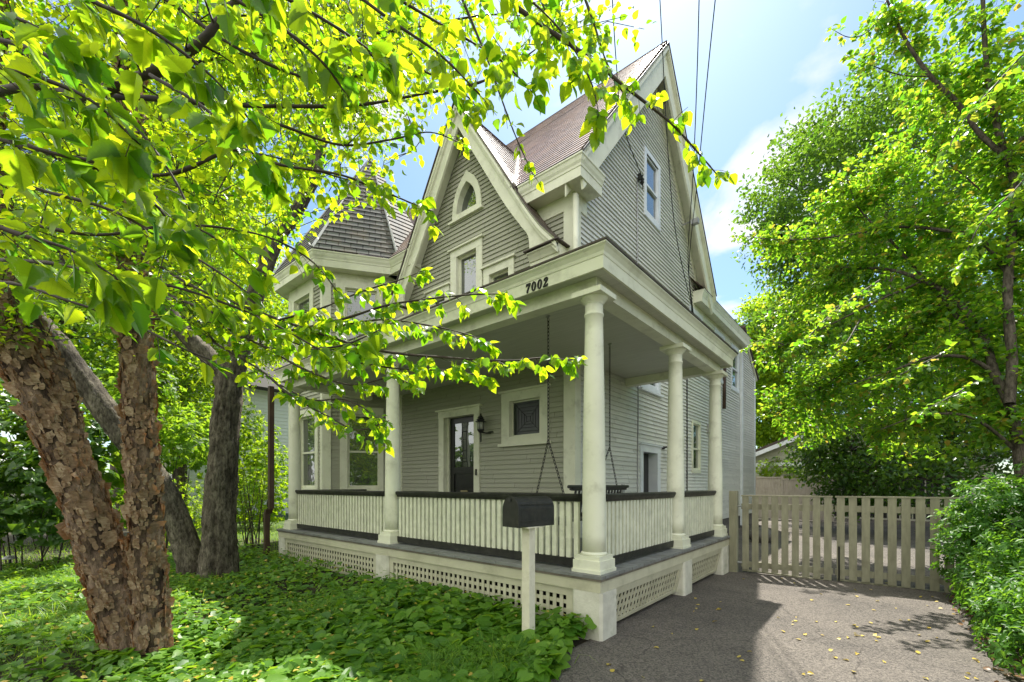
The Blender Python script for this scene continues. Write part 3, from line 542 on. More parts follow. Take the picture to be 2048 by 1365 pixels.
for sgn in (1, -1):
    out = lerp_path([(0, 9.02 - .10), (.40, 8.32), (.79, 7.70), (1.12, 7.18), (1.45, 6.65), (1.77, 6.14), (2.02, 5.79), (2.38, 5.455)], 4)
    inn = lerp_path([(0, 8.56), (.32, 8.02), (.64, 7.49), (.97, 6.94), (1.30, 6.42), (1.60, 6.00), (1.76, 5.76), (1.79, 5.455)], 4)
    f2 = frame((GX, 0, 0), (sgn, 0, 0), (0, -1, 0))
    bb = MB().band(f2, [tuple(p) for p in out], [tuple(p) for p in inn], -6.02, -5.975).build('bargeboard', 'trim', house, label='flared bargeboard of the front gable')
    o2 = lerp_path(gprof, 4); i2 = [(o, z - .19) for o, z in o2]
    MB().band(f2, [tuple(p) for p in o2], i2, -5.974, -5.93).band(f2, [(o, z - .04) for o, z in o2], [(o, z - .12) for o, z in o2], -5.929, -5.90).build('crown_mould', 'trim', bb)
    MB().band(f2, [(o, z - .20) for o, z in o2], [(o, z - .25) for o, z in o2], -6.26, -6.021).build('soffit', 'trim', bb)
    MB().band(f2, [(o, z + .045) for o, z in o2], [(o, z + .003) for o, z in o2], -6.25, -5.885).build('slate_edge', 'metal_roof', bb)
    MB().tube([(GX + sgn * (1.475 - 1.475 * t), 5.93 + (apy - 5.93) * t + .0, EZ + .06 + (9.02 - EZ) * t) for t in (0, .5, 1)], .075, 4).build('valley', 'copper', groof)
# ---- tower roof
def offs(path, d):
    out = []
    for i in range(len(path)):
        a, b_, c = path[i - 1] if i else None, path[i], path[i + 1] if i + 1 < len(path) else None
        nn = []
        for p, q in ((a, b_), (b_, c)):
            if p is None or q is None: continue
            e = (q - p) / np.linalg.norm(q - p); nn.append(np.array([e[1], -e[0]]))
        v = nn[0] if len(nn) == 1 else (nn[0] + nn[1]) / (1 + nn[0].dot(nn[1])); out.append(b_ + v * d)
    return out
TP = offs([P3, P2, P1, P0], .36); apex = np.array([-10.75, 6.75, 10.45])
TP = [np.array([-13.0, 7.4])] + TP + [np.array([-8.35, 7.3])]
tm = MB()
for a, c in zip(TP, TP[1:]):
    A = np.array([*a, EZ + .03]); C_ = np.array([*c, EZ + .03]); U = (C_ - A); Lu = np.linalg.norm(U); U = U / Lu
    foot = A + U * np.dot(apex - A, U); V = apex - foot; Lv = np.linalg.norm(V); V = V / Lv; Nn = np.cross(U, V); Nn = Nn if Nn[2] > 0 else -Nn
    ua = np.dot(apex - A, U)
    tm.courses([[(0, 0), (Lu, 0), (ua, Lv)]], frame(A, U, Nn, V), .17, .012)
tr = tm.build('tower_roof', 'slate_dark', house, label='steep many-sided slate roof over the corner bay')
for c in TP[1:-1]: MB().tube([np.array([*c, EZ + .04]), apex], [.035, .02], 5).build('hip_cap', 'galv', tr)
MB().lathe(tuple(apex), [(.10, -.15), (.05, .0), (.03, .1), (.07, .16), (.05, .22), (.015, .28), (.01, .6)], 10).build('finial', 'metal_roof', tr, True)
# ---- rear wing roof, lean-to
m = MB(); fw = frame((XR + .3, 0, 6.66), (0, 1, 0), (.7, 0, .714), (-.714, 0, .7)); m.courses([[(12.0, 0), (17.5, 0), (17.5, 3.6), (10.5, 3.6)]], fw, .155, .014)
fw = frame((-9.8, 0, 6.4), (0, -1, 0), (-.7, 0, .714), (.714, 0, .7)); m.courses([[(-17.5, 0), (-12.0, 0), (-12.0, 4.4), (-17.5, 4.4)]], fw, .155, .014)
m.build('roof', 'slate', house, label='low roof over the rear wing')
fL = frame((0, 0, 0), (0, 1, 0), (1, 0, 0))
MB().prism(fL, [(17.3, 7.10), (19.55, 5.64), (19.55, 5.70), (17.3, 7.17)], -9.6, XR + .12).build('lean_to_roof', 'metal_roof', house)
MB().prism(fL, [(17.42, 6.93), (19.5, 5.58), (19.5, 5.66), (17.42, 7.01)], XR + .03, XR + .07).build('bargeboard', 'trim', house)
# ---- pipes
m = MB(); m.tube([(XR + .09, YF - .10, 6.22), (XR + .09, YF - .10, 3.9)], .052, 10); m.build('downspout', 'trim', house, True)
m = MB(); m.box(XR + .02, XR + .10, 17.02, 17.13, .1, 6.25); m.build('downspout', 'pipe_white', house)
m = MB(); m.box(-9.56, -9.47, 3.66, 3.75, 1.02, 3.5).box(-9.62, -9.53, 3.60, 3.69, .05, .93).prism(frame((0, 3.6, 0), (1, 0, 0), (0, 1, 0)), [(-9.62, .93), (-9.53, .93), (-9.47, 1.02), (-9.56, 1.02)], 0, .13); m.build('downspout', 'pipe_brown', house)
m = MB(); m.tube(lerp_path([fS(8.66, .6, .03), fS(8.64, 2, .03), fS(8.67, 3.2, .03), fS(8.64, 4.5, .03), fS(8.63, 7.75, .03)], 4), .014, 6); m.build('conduit', 'galv', house, True)
m = MB(); m.tube([fS(11.6, .5, .03), fS(11.6, 6.05, .03)], .016, 6); m.build('conduit', 'blackmetal', house, True)
m = MB(); m.tube([fS(14.9, 3.9, .06), fS(14.95, 5.2, .06)], .05, 8); m.build('vent_pipe', 'pipe_brown', house, True)
m = MB().fbox(fS, 11.22, 11.34, 7.95, 8.07, .25, .42).tube([fS(11.28, 8.04, 0), fS(11.28, 8.06, .3)], .018, 6); m.build('security_light', 'galv', house)

# ================================================================== PORCH
DX0, DX1, DY0, DY1 = -9.44, -2.08, 3.78, 8.40
PY, PX = 4.01, -2.29
cols = [(-9.13, PY), (-5.78, PY), (PX, PY), (PX, 6.30), (PX, 8.20)]
# deck as boards running back from the front edge / in from the side
m = MB(); bw = .1
x = DX0
while x < DX1 - 1e-6:
    x2 = min(x + bw, DX1); m.box(x, x2 - .004, DY0 - rnd.uniform(0, .006), YF - .04, FZ - .03, FZ + rnd.uniform(-.0015, .0015)) if x < PX - .02 - .1 else None; x = x2
y = YF - .02
m.box(-2.44, DX1, DY0, 3.86, FZ - .03, FZ - .001)
y = 3.86
while y < DY1 - 1e-6:
    y2 = min(y + bw, DY1); m.box(XR + .04 if y > YF - .05 else -2.405, DX1 + rnd.uniform(0, .006), y, y2 - .005, FZ - .03, FZ + rnd.uniform(-.0015, .0015)); y = y2
m.build('porch_deck', 'deck', house)
m = MB(); m.box(DX0 + .005, DX1 - .008, DY0 + .008, DY1 - .008, FZ - .055, FZ - .031); m.build('deck_nosing', 'deckedge', house)
m = MB(); m.box(DX0 + .03, DX1 - .02, DY0 + .02, DY0 + .05, .46, FZ - .056).box(DX1 - .05, DX1 - .02, DY0 + .051, DY1 - .02, .459, FZ - .056).box(DX0 + .03, DX0 + .06, DY0 + .051, 5.6, .46, FZ - .056).box(XR, DX1 - .051, DY1 - .05, DY1 - .02, .46, FZ - .056)
m.build('porch_skirt', 'skirt', house)
MB().box(DX0 + .3, DX1 - .35, 4.35, 8.1, .0, .44).build('shade_block', 'dark_void', house)  # near-black block; shade below the deck put into its colour
# piers
def pier(x0, x1, y0, y1, z0=-.1):
    m = MB(); fr = frame((0, 0, 0), (1, 0, 0), (0, 0, 1), (0, 1, 0)); n = 6
    c = .025; poly = [(x0 + c, y0), (x1 - c, y0), (x1, y0 + c), (x1, y1), (x0, y1), (x0, y0 + c)]
    m.prism(fr, poly, z0, .458); return m.build('pier', 'pier', house)
pier(-2.425, -2.085, 3.795, 4.10); pier(-5.93, -5.6, 3.795, 4.10); pier(-9.4, -9.14, 3.795, 4.1); pier(-2.38, -2.09, 6.09, 6.39); pier(-2.38, -2.09, 7.93, 8.27)
# lattice panels with real openings
def lattice(fr, u0, u1, v0, v1, pu=.0435 * 2, lean=0):
    g = lambda u, v, n=0: fr(u, v, n - lean * (v1 - v) / (v1 - v0))
    m = MB()
    for a, b_, c, d in ((u0, u1, v1 - .085, v1), (u0, u1, v0, v0 + .04), (u0, u0 + .085, v0 + .04, v1 - .085), (u1 - .085, u1, v0 + .04, v1 - .085)): m.fbox(g, a, b_, c, d, -.03, 0)
    fr_o = m.build('lattice_panel', 'skirt', house)
    s = MB(); u = u0 + .085 + .045
    while u < u1 - .085: s.fbox(g, u, u + .042, v0 + .03, v1 - .08, -.020, -.012); u += .087
    v = v1 - .085 - .052
    while v > v0 + .03: s.fbox(g, u0 + .08, u1 - .08, v - .04, v, -.028, -.020); v -= .088
    s.build('lattice', 'skirt', fr_o)
fFl = frame((0, 3.83, 0), (1, 0, 0), (0, -1, 0)); fSl = frame((-2.105, 0, 0), (0, 1, 0), (1, 0, 0))
lattice(fFl, -9.14, -5.93, .02, .459); lattice(fFl, -5.6, -2.425, .02, .459)
lattice(fSl, 4.10, 6.09, .05, .458, lean=.09); lattice(fSl, 6.39, 7.93, .05, .458, lean=.09)
# columns
BZ = 3.455
for cx, cy in cols:
    m = MB(); h0 = FZ + .20; n = 14; prof = []
    for k in range(n + 1):
        t = k / n; r = .118 - .028 * max(0, (t - .25) / .75) ** 1.3; prof.append((r, h0 + t * (BZ - .235 - h0)))
    prof += [(.098, BZ - .23), (.100, BZ - .22), (.098, BZ - .21), (.090, BZ - .20), (.090, BZ - .115)]
    c = m.lathe((cx, cy, 0), prof, 36).build('column', 'trim', house, True)
    b_ = MB(); b_.box(cx - .165, cx + .165, cy - .165, cy + .165, FZ, FZ + .035).box(cx - .155, cx + .155, cy - .155, cy + .155, FZ + .035, FZ + .125).box(cx - .14, cx + .14, cy - .14, cy + .14, FZ + .125, FZ + .17)
    b_.lathe((cx, cy, FZ + .17), [(.128, 0), (.135, .008), (.135, .018), (.128, .026), (.12, .034)], 36); b_.build('base', 'trim', c)
    k_ = MB(); k_.lathe((cx, cy, BZ), [(.092, -.115), (.098, -.105), (.10, -.10), (.125, -.075), (.14, -.055), (.14, -.05)], 36).box(cx - .165, cx + .165, cy - .165, cy + .165, BZ - .05, BZ + .001); k_.build('capital', 'trim', c)
# beams, soffit, ceiling, fascia, roof of the porch
bx0, bx1, by0, by1 = -9.18, -2.225, 3.945, 8.27
SZ = 3.60
m = MB(); m.box(bx0, bx1, by0, by0 + .17, BZ, SZ - .002).box(bx1 - .17, bx1, by0 + .171, by1, BZ + .001, SZ - .002).box(XR + .02, bx1 - .171, by1 - .17, by1 - .001, BZ + .001, SZ - .002).box(bx0, bx0 + .17, by0 + .171, 5.7, BZ + .001, SZ - .002)
m.box(bx0 + .18, bx1 - .18, by0 + .173, by0 + .20, SZ - .06, SZ - .003)
m.build('porch_beam', 'trim', house)
MB().box(bx0 - .15, bx1 + .15, by0 - .15, YF - .02, SZ, SZ + .02).box(XR + .02, bx1 + .15, YF - .02, by1 + .15, SZ, SZ + .0199).build('porch_ceiling', 'ceiling', house)
fas = [(.0, -.025), (.155, -.025), (.155, .095), (.165, .10), (.17, .125), (.20, .165), (.225, .185), (.225, .20), (0, .205)]
fas = [(.14, -.025), (.165, -.025), (.165, .095), (.172, .10), (.18, .13), (.205, .165), (.225, .182), (.225, .195), (.14, .2)]
cornice([(bx0, 5.6), (bx0, by0), (bx1, by0), (bx1, by1), (XR + .03, by1)], SZ, fas, 'porch_fascia', 'trim')
m = MB()
rx0, rx1, ry0, ry1 = bx0 - .235, bx1 + .235, by0 - .235, by1 + .235
m.box(rx0, rx1, ry0, ry1 - 1.0, SZ + .198, SZ + .216).box(XR + .03, rx1, ry1 - 1.0, ry1, SZ + .198, SZ + .2159)
m.quad((rx0, ry0 + .02, SZ + .218), (rx1, ry0 + .02, SZ + .218), (XR, YF - .02, SZ + .36), (rx0, YF - .02, SZ + .36)).quad((rx1, ry0 + .02, SZ + .2185), (rx1, ry1, SZ + .2185), (XR + .02, ry1, SZ + .36), (XR + .02, YF, SZ + .36))
m.build('porch_roof', 'metal_roof', house)
# railings
nb = [0]
def railing(p, q, label=None, maxn=100):
    p, q = np.array(p), np.array(q); L = np.linalg.norm(q - p); U = (q - p) / L; Nn = np.array([U[1], -U[0]])
    fr = frame((p[0], p[1], 0), (U[0], U[1], 0), (Nn[0], Nn[1], 0))
    fx = lambda a, b_, c: fr(c, b_, a)   # profile frame: u -> sideways, n -> along
    m = MB(); m.prism(fx, [(-.035, 1.33), (.035, 1.33), (.062, 1.372), (.068, 1.40), (.05, 1.412), (-.05, 1.412), (-.068, 1.40), (-.062, 1.372)], .03, L - .03)
    r = m.build('railing', 'rail_dark', house, label=label)
    MB().prism(fx, [(-.03, .648), (.03, .648), (.035, .735), (-.035, .735)], .03, L - .03).build('bottom_rail', 'rail_dark', r)
    n = int(round((L - .06) / .0895)); rest = MB()
    for k in range(n):
        u = .03 + (k + .5) * (L - .06) / n + rnd.uniform(-.004, .004); w_ = .027; tw = rnd.uniform(-.003, .003)
        o = MB(); g = lambda a, b_, c, t=tw: fr(a + t * (b_ - 1), b_, c)
        (o if nb[0] < maxn else rest).fbox(g, u - w_, u + w_, .735, 1.33, -.02, .02)
        if nb[0] < maxn: o.build('baluster', 'rail_white', r); nb[0] += 1
    if rest.f: q_ = rest.build('balusters', 'rail_white', r); q_['kind'] = 'stuff'
E_ = .13
railing((cols[1][0] + E_, PY), (PX - E_, PY), 'long porch railing behind the mailbox')
railing((PX, PY + E_), (PX, 6.30 - E_)); railing((PX, 6.30 + E_), (PX, 8.20 - E_))
railing((cols[0][0] + E_, PY), (cols[1][0] - E_, PY)); railing((cols[0][0], PY + E_), (cols[0][0], 5.62))
# wall lantern (pagoda top) beside the door
lx, ly = -5.95, YF - .16; m = MB()
m.lathe((fF(-5.81, 2.51, .0)[0], YF - .02, 2.51), [(.001, 0), (.065, 0), (.06, .02), (.03, .03), (.001, .03)], 20)
m.tube([(-5.81, YF - .02, 2.51), (-5.86, YF - .10, 2.50), (lx, ly, 2.52)], .014, 8)
m.lathe((lx, ly, 0), [(.012, 2.33), (.016, 2.34), (.016, 2.50), (.05, 2.53), (.07, 2.56), (.07, 2.57), (.06, 2.575)], 12)
for k in range(4):
    t = k * math.pi / 2 + .4; m.tube([(lx + .062 * math.cos(t), ly + .062 * math.sin(t), 2.57), (lx + .062 * math.cos(t), ly + .062 * math.sin(t), 2.72)], .006, 5)
m.lathe((lx, ly, 0), [(.11, 2.715), (.115, 2.72), (.06, 2.75), (.06, 2.755), (.09, 2.76), (.045, 2.79), (.045, 2.795), (.068, 2.80), (.03, 2.83), (.012, 2.845), (.018, 2.86), (.004, 2.89)], 6)
lt = m.build('wall_lantern', 'blackmetal', house); MB().lathe((lx, ly, 0), [(.05, 2.575), (.056, 2.6), (.056, 2.70), (.05, 2.715)], 16).build('lamp_glass', 'lampglass', lt, True)
# house number 7002 in bold slanted serif figures on the fascia
fN = frame((-3.0, by0 - .166, SZ - .018), (1, 0, 0), (0, -1, 0)); H_ = .098
def ell(cx, cy, rx, ry, n=28): return [(cx + rx * math.cos(2 * math.pi * k / n), cy + ry * math.sin(2 * math.pi * k / n)) for k in range(n)]
def number(x0, kind):
    sh = lambda p: (x0 + p[0] * H_ + p[1] * H_ * .10, p[1] * H_); m = MB()
    if kind == '0':
        o, i_ = ell(.31, .5, .30, .51), ell(.31, .5, .125, .42); m.band(fN, [sh(p) for p in o + o[:1]], [sh(p) for p in i_ + i_[:1]], 0, .012)
    elif kind == '7':
        m.prism(fN, [sh(p) for p in [(.04, .66), (.07, .66), (.14, .80), (.30, .80), (.62, .80), (.62, 1.0), (.04, 1.0)]], 0, .012)
        m.band(fN, [sh(p) for p in [(.46, .81), (.34, .58), (.22, .30), (.16, 0)]], [sh(p) for p in [(.62, .81), (.50, .58), (.40, .30), (.36, 0)]], 0, .0119)
    else:
        cp = lerp_path([(.05, .72), (.10, .90), (.30, 1.0), (.50, .94), (.57, .74), (.48, .54), (.26, .30), (.06, .06)], 5); ci = lerp_path([(.20, .70), (.20, .82), (.30, .90), (.37, .86), (.37, .74), (.30, .56), (.14, .30), (.0, .04)], 5)
        m.band(fN, [sh(p) for p in cp], [sh(p) for p in ci], 0, .012)
        m.prism(fN, [sh(p) for p in [(0, 0), (.58, 0), (.62, .26), (.56, .26), (.50, .19), (.10, .19)]], 0, .0121)
        m.prism(fN, [sh(p) for p in ell(.13, .72, .10, .09, 14)], 0, .0122)
    m.build('house_number', 'numeral', house)
for k, ch in enumerate('7002'): number(.0 + k * .079, ch)

# ================================================================== SETTING
def struct(o): o['kind'] = 'structure'; return o
m = MB(); m.quad((-300, -300, -.03), (300, -300, -.03), (300, 300, -.03), (-300, 300, -.03)); struct(m.build('ground', 'ground'))
def sheet(name, poly, z, mat, sub=0):
    m = MB(); m.v = [(x, y, z) for x, y in poly]; m.f = [tuple(range(len(poly)))]; return struct(m.build(name, mat))
# driveway with an uneven edge
L_ = [(-2.2 + .05 * mnoise.noise((0, y * .9, 1)), y) for y in np.arange(-30, 3.7, .35)] + [(-2.2, 3.75), (-2.22, 3.80), (-2.3, 3.85), (-2.3, 8.3), (-4.0, 8.45), (-4.0, 27), (3, 27)]
R2 = [(.72 + .08 * mnoise.noise((3, y * .8, 2)) + max(0, (y - 9)) * .12, y) for y in np.arange(26, -30, -.35)]
sheet('driveway', L_ + R2, 0.0, 'asphalt')
sheet('lawn', [(-60, 3), (-13.5, 3.5), (-9.8, 6), (-9.8, 40), (-60, 40)], -.02, 'lawn')
sheet('lawn_front', [(-60, -60), (-2.6, -60), (-2.6, -6), (-60, -6)], -.021, 'lawn'); sheet('lawn_side', [(1.2, -60), (60, -60), (60, -4), (1.2, -4)], -.022, 'lawn')
sheet('bed', [(-14, -3.5), (-2.05, -3.5), (-2.1, 3.8), (-9.5, 3.8), (-9.6, 5.5), (-14, 5)], -.015, 'ground')

# ---- mailbox on its post
mb = thing('mailbox', 'black domed mailbox on a square white wooden post in front of the porch railing', 'mailbox', (-2.57, 3.28, 0))
MB().box(-2.615, -2.525, 3.235, 3.325, -.05, 1.112).build('post', 'post', mb, bevel=.004)
ma = R_(-9); ax = np.array([math.sin(-ma), math.cos(ma), 0]); sd_ = np.array([math.cos(ma), -math.sin(-ma), 0])
c0 = np.array([-2.63, 3.095, 1.118]); fm = frame(c0, sd_, ax); w_, h_ = .108, .165
arch = [(-w_, 0), (w_, 0)] + [(w_ * math.cos(t), h_ + .112 * math.sin(t)) for t in np.linspace(0, math.pi, 19)]
bx = MB(); bx.prism(fm, arch, .012, .46); box_ = bx.build('box', 'mailbox', mb, bevel=.004)
MB().prism(fm, [(u * 1.04, (v - .01) * 1.02 + .008) for u, v in arch], -.008, .02).build('door', 'mailbox', mb, bevel=.006)
MB().prism(fm, [(-.018, .235), (.018, .235), (.014, .262), (-.014, .262)], -.02, -.006).build('latch', 'blackmetal', mb)

m = MB()
for v in (.05, .2): m.prism(fm, [(w_ + .0, v), (w_ + .004, v), (w_ + .004, v + .012), (w_ + .0, v + .012)], .03, .44)
m.build('rib', 'mailbox', mb)
MB().box(-2.65, -2.49, 3.17, 3.42, 1.106, 1.1178).build('bracket_board', 'post', mb)

# ---- porch swing on chains
sw = thing('porch_swing', 'black wooden porch swing hanging on chains behind the railing', 'swing', (-3.2, 5.2, 1.05))
MBx = lambda: MB()
m = MB()
for k in range(6): m.box(-3.46 + k * .085, -3.46 + k * .085 + .07, 4.52, 5.92, 1.05, 1.07)
m.box(-3.46, -2.96, 4.6, 4.64, 1.0, 1.049).box(-3.46, -2.96, 5.8, 5.84, 1.0, 1.049); m.build('seat', 'blackmetal', sw)
m = MB(); fb = frame((-2.95, 0, 1.07), (0, 1, 0), (-.95, 0, .25), (.17, 0, .985))
m.fbox(fb, 4.5, 5.95, .375, .425, -.02, .02).fbox(fb, 4.55, 5.9, .04, .09, -.015, .015)
u = 4.6
while u < 5.85: m.fbox(fb, u, u + .03, .09, .374, -.008, .008); u += .085
m.tube([fb(4.44, .42, 0), fb(6.02, .42, 0)], .02, 8); m.build('backrest', 'blackmetal', sw)
for y in (4.5, 5.9): MB().box(-3.5, -2.9, y, y + .06, 1.27, 1.30).box(-3.46, -3.41, y + .005, y + .055, 1.071, 1.269).build('armrest', 'blackmetal', sw)
def chain(pts):
    m = MB(); P = lerp_path(pts, 1) if len(pts) > 2 else np.array(pts, float)
    for a, b_ in zip(P[:-1], P[1:]):
        L = np.linalg.norm(b_ - a); d = (b_ - a) / L; n = max(2, int(L / .042)); s1 = np.cross(d, [0.3, 1, .1]); s1 /= np.linalg.norm(s1); s2 = np.cross(d, s1)
        for k in range(n):
            c = a + d * (k + .5) * L / n; s = s1 if k % 2 else s2; h = L / n * .68
            q = [c + d * h * math.cos(t) + s * .013 * math.sin(t) for t in np.linspace(0, 2 * math.pi, 9)]
            m.tube(q, .0045, 4, cap=False)
    return m
for (hx, hy), y in (((-3.2, 4.48), 4.53), ((-3.13, 5.94), 5.93)):
    pz = 2.06; ch = chain([(hx, hy, SZ - .03), (hx, hy, pz)]); ch.v = ch.v; 
    o = ch.build('chain', 'chain', sw)
    for x in (-3.44, -2.97): chain([(hx, hy, pz), (x, y, 1.30)]).build('chain', 'chain', o)
    MB().tube([(hx, hy, SZ), (hx, hy, SZ - .03)], .012, 6).tube([(hx - .03, hy, SZ - .012), (hx + .03, hy, SZ - .012)], .008, 6).build('hook', 'galv', o)

# ---- driveway gate: two leaves, post
gp = thing('gate_post', 'square tan wooden post between the porch corner and the picket gate', 'post', (-2.03, 8.38, 0))
MB().box(-2.10, -1.975, 8.33, 8.455, -.05, 1.405).build('post', 'gate', gp, bevel=.006)
m = MB(); m.tube([(-1.975, 8.40, 1.14), (-1.90, 8.40, 1.14)], .016, 6).tube([(-1.975, 8.40, .17), (-1.90, 8.40, .17)], .016, 6); m.build('hinge', 'galv', gp)
def leafgate(name, lab, p, q, n, w, zt, zb, post=False):
    p, q = np.array(p), np.array(q); L = np.linalg.norm(q - p); U = (q - p) / L; Nn = np.array([U[1], -U[0]]); fr = frame((p[0], p[1], 0), (*U, 0), (*Nn, 0))
    g = thing(name, lab, 'gate', (*((p + q) / 2), 0), 'driveway gate leaves')
    for k in range(n):
        u = k * (L - w) / (n - 1); sk = rnd.uniform(-.004, .004)
        MB().prism(fr, [(u, zb - k * .006), (u + w, zb - k * .006), (u + w + sk, zt - .025), (u + sk, zt - .025)], 0, .02 + rnd.uniform(0, .003)).build('picket', 'gate', g)
    for z0 in (1.09, .10): MB().fbox(fr, -.02, L + .02, z0, z0 + .095, -.04, -.001).build('rail', 'gate', g)
    MB().fbox(fr, -.02, L + .015, zt - .0249, zt, -.045, .03).build('cap', 'gate', g)
    MB().prism(fr, [(-.0, zb - .03), (L, zb - .08), (L, zb - .055), (-.0, zb - .005)], -.03, -.001).build('sill', 'gate', g)
    return g, fr
g1, _ = leafgate('picket_gate', 'tan picket gate leaf beside the porch', (-1.90, 8.40), (-.665, 8.56), 9, .098, 1.335, .06)
g2, f2_ = leafgate('picket_gate', 'tan picket gate leaf running into the bushes', (-.60, 8.57), (1.02, 8.72), 11, .10, 1.335, .045)
MB().tube([f2_(.03, .55, .03), f2_(.03, .02, .03)], .012, 6).build('drop_bolt', 'blackmetal', g2)
MB().tube([(-2.6, 8.62, .17), (-2.12, 8.60, .15)], .055, 10).build('p', 'blackmetal').name = 'drain_pipe'
tag(bpy.data.objects['drain_pipe'], 'black plastic drain pipe end lying beside the gate post', 'pipe')

# ---- overhead cables
def wire(name, lab, pts, r=.009):
    tag(MB().tube(lerp_path(pts, 6), r, 5).build(name, 'wire', None, True), lab, 'cable', 'overhead cables to the house')
A1 = np.array([XR + .09, 11.75, 6.0])
for lab, pxs in (('black service cable crossing the gable window wall, leftmost of the long three', [(1312, -150, 7.2), (1325, 100, 8.2), (1335, 290, 9.0), (1352, 470, 9.9)]), ('black overhead cable, middle one against the open sky', [(1402, -150, 6.4), (1394, 150, 7.5), (1386, 350, 8.8), (1376, 520, 10.2)]), ('black overhead cable, rightmost one against the open sky', [(1446, -150, 6.2), (1416, 140, 7.4), (1396, 350, 8.8), (1378, 530, 10.4)])):
    P = [at(*p) for p in pxs]; P = [P[0] + (P[0] - P[1]) * 4] + P; wire('overhead_cable', lab, P + [A1 + np.array([0, (len(lab) % 5) * .05, -.02])])
A2 = np.array([XR + .12, 8.68, 7.8])
P = [at(1216, -150, 6.3), at(1232, 120, 7.6), at(1246, 250, 8.4)]; P = [P[0] + (P[0] - P[1]) * 4] + P
wire('overhead_cable', 'black overhead cable meeting insulators left of the gable window', P + [A2])
m = MB(); m.tube([fS(8.63, 7.72, .02), fS(8.66, 7.85, .14)], .016, 6).tube([A2, fS(8.70, 7.75, .12), fS(8.85, 7.70, .05)], .012, 5).lathe((XR + .08, 8.75, 7.80), [(.03, -.06), (.045, -.03), (.03, 0), (.045, .03), (.02, .06)], 10).lathe((XR + .08, 8.62, 7.83), [(.03, -.06), (.045, -.03), (.03, 0), (.045, .03), (.02, .06)], 10)
m.build('weatherhead', 'blackmetal', house)
m = MB(); m.tube(lerp_path([A1 + [0, 0, .3], A1 + [0, .05, 0], A1 + [-.03, .06, -.4], A1 + [-.05, .0, -.55]], 4), .02, 6); m.build('cable_bracket', 'blackmetal', house)

# ---- garage, board fence behind the gate, neighbour's house
gz = thing('garage', 'pale clapboard garage gable beyond the driveway', 'garage', (-1.5, 27, 0))
fg = frame((0, 25.2, 0), (1, 0, 0), (0, -1, 0))
MB().courses([[(-6.0, 0), (3.2, 0), (3.2, 2.75), (-1.4, 4.6), (-6.0, 2.75)], rect(-2.0, 1.6, .001, 2.25)], fg, .2, .02).build('wall', 'siding', gz)
MB().box(-6.0, 3.2, 25.25, 31, 0, 2.7).build('side_walls', 'siding', gz)
m = MB()
for sg in (1, -1): m.prism(fg, [(-1.4, 4.75), (-1.4 + sg * 5.0, 2.74), (-1.4 + sg * 5.0, 2.62), (-1.4, 4.63)], -6, .35)
m.build('roof', 'metal_roof', gz)
m = MB()
for sg in (1, -1): m.prism(fg, [(-1.4, 4.62), (-1.4 + sg * 4.95, 2.63), (-1.4 + sg * 4.95, 2.42), (-1.4, 4.41)], .30, .34)
m.fbox(fg, -6.0, 3.2, 2.45, 2.62, .021, .06); m.build('trim_board', 'pipe_white', gz)
d = MB(); d.fbox(fg, -2.0, 1.6, 0, 2.25, -.1, -.06)
for k in range(9): d.fbox(fg, -1.95 + k * .4, -1.6 + k * .4, .08, 2.2, -.06, -.045)
d.build('garage_door', 'blackmetal', gz)
fz = thing('board_fence', 'weathered pale board fence in front of the garage', 'fence', (-3.4, 22.5, 0)); ff = frame((0, 22.5, 0), (1, 0, 0), (0, -1, 0))
for x0, x1, zt in ((-5.6, -3.55, 1.88), (-3.5, -1.75, 1.8)):
    m = MB(); x = x0
    while x < x1 - .05: m.fbox(ff, x, x + .115, .05, zt - .06, 0, .02 + rnd.uniform(0, .004)); x += .12
    m.build('panel', 'board', fz) if 'board' in M else None
    MB().fbox(ff, x0 - .02, x1 + .02, zt - .06, zt, -.02, .05).build('cap', 'board', fz); MB().fbox(ff, x1 - .0, x1 + .09, 0, zt + .05, -.06, .045).build('post', 'board', fz)
nh = thing('neighbour_house', 'white clapboard neighbouring house seen past the left end of the porch', 'house', (-27, 12, 0))
fn = frame((-21.5, 0, 0), (0, -1, 0), (1, 0, 0)); fn2 = frame((0, 5, 0), (1, 0, 0), (0, -1, 0))
MB().courses([rect(-19, -5, .2, 6)], fn, .16, .03).build('side_wall', 'white_siding', nh); MB().courses([[(-30, .2), (-21.5, .2), (-21.5, 6), (-25.75, 9.3), (-30, 6)], rect(-24.2, -23.1, 3.6, 5.2), rect(-24.2, -23.1, .9, 2.6)], fn2, .16, .03).build('front_wall', 'white_siding', nh)
for v0, v1 in ((3.6, 5.2), (.9, 2.6)): window(fn2, (-24.32, -22.98, v0 - .12, v1 + .12), (-24.2, -23.1, v0, v1), mullion=(v0 + v1) / 2, par=nh)
m = MB()
for sg in (1, -1): m.prism(fn2, [(-25.75, 9.45), (-25.75 + sg * 4.7, 5.85), (-25.75 + sg * 4.7, 5.7), (-25.75, 9.3)], -14.2, .3)
m.build('roof', 'slate_dark', nh)

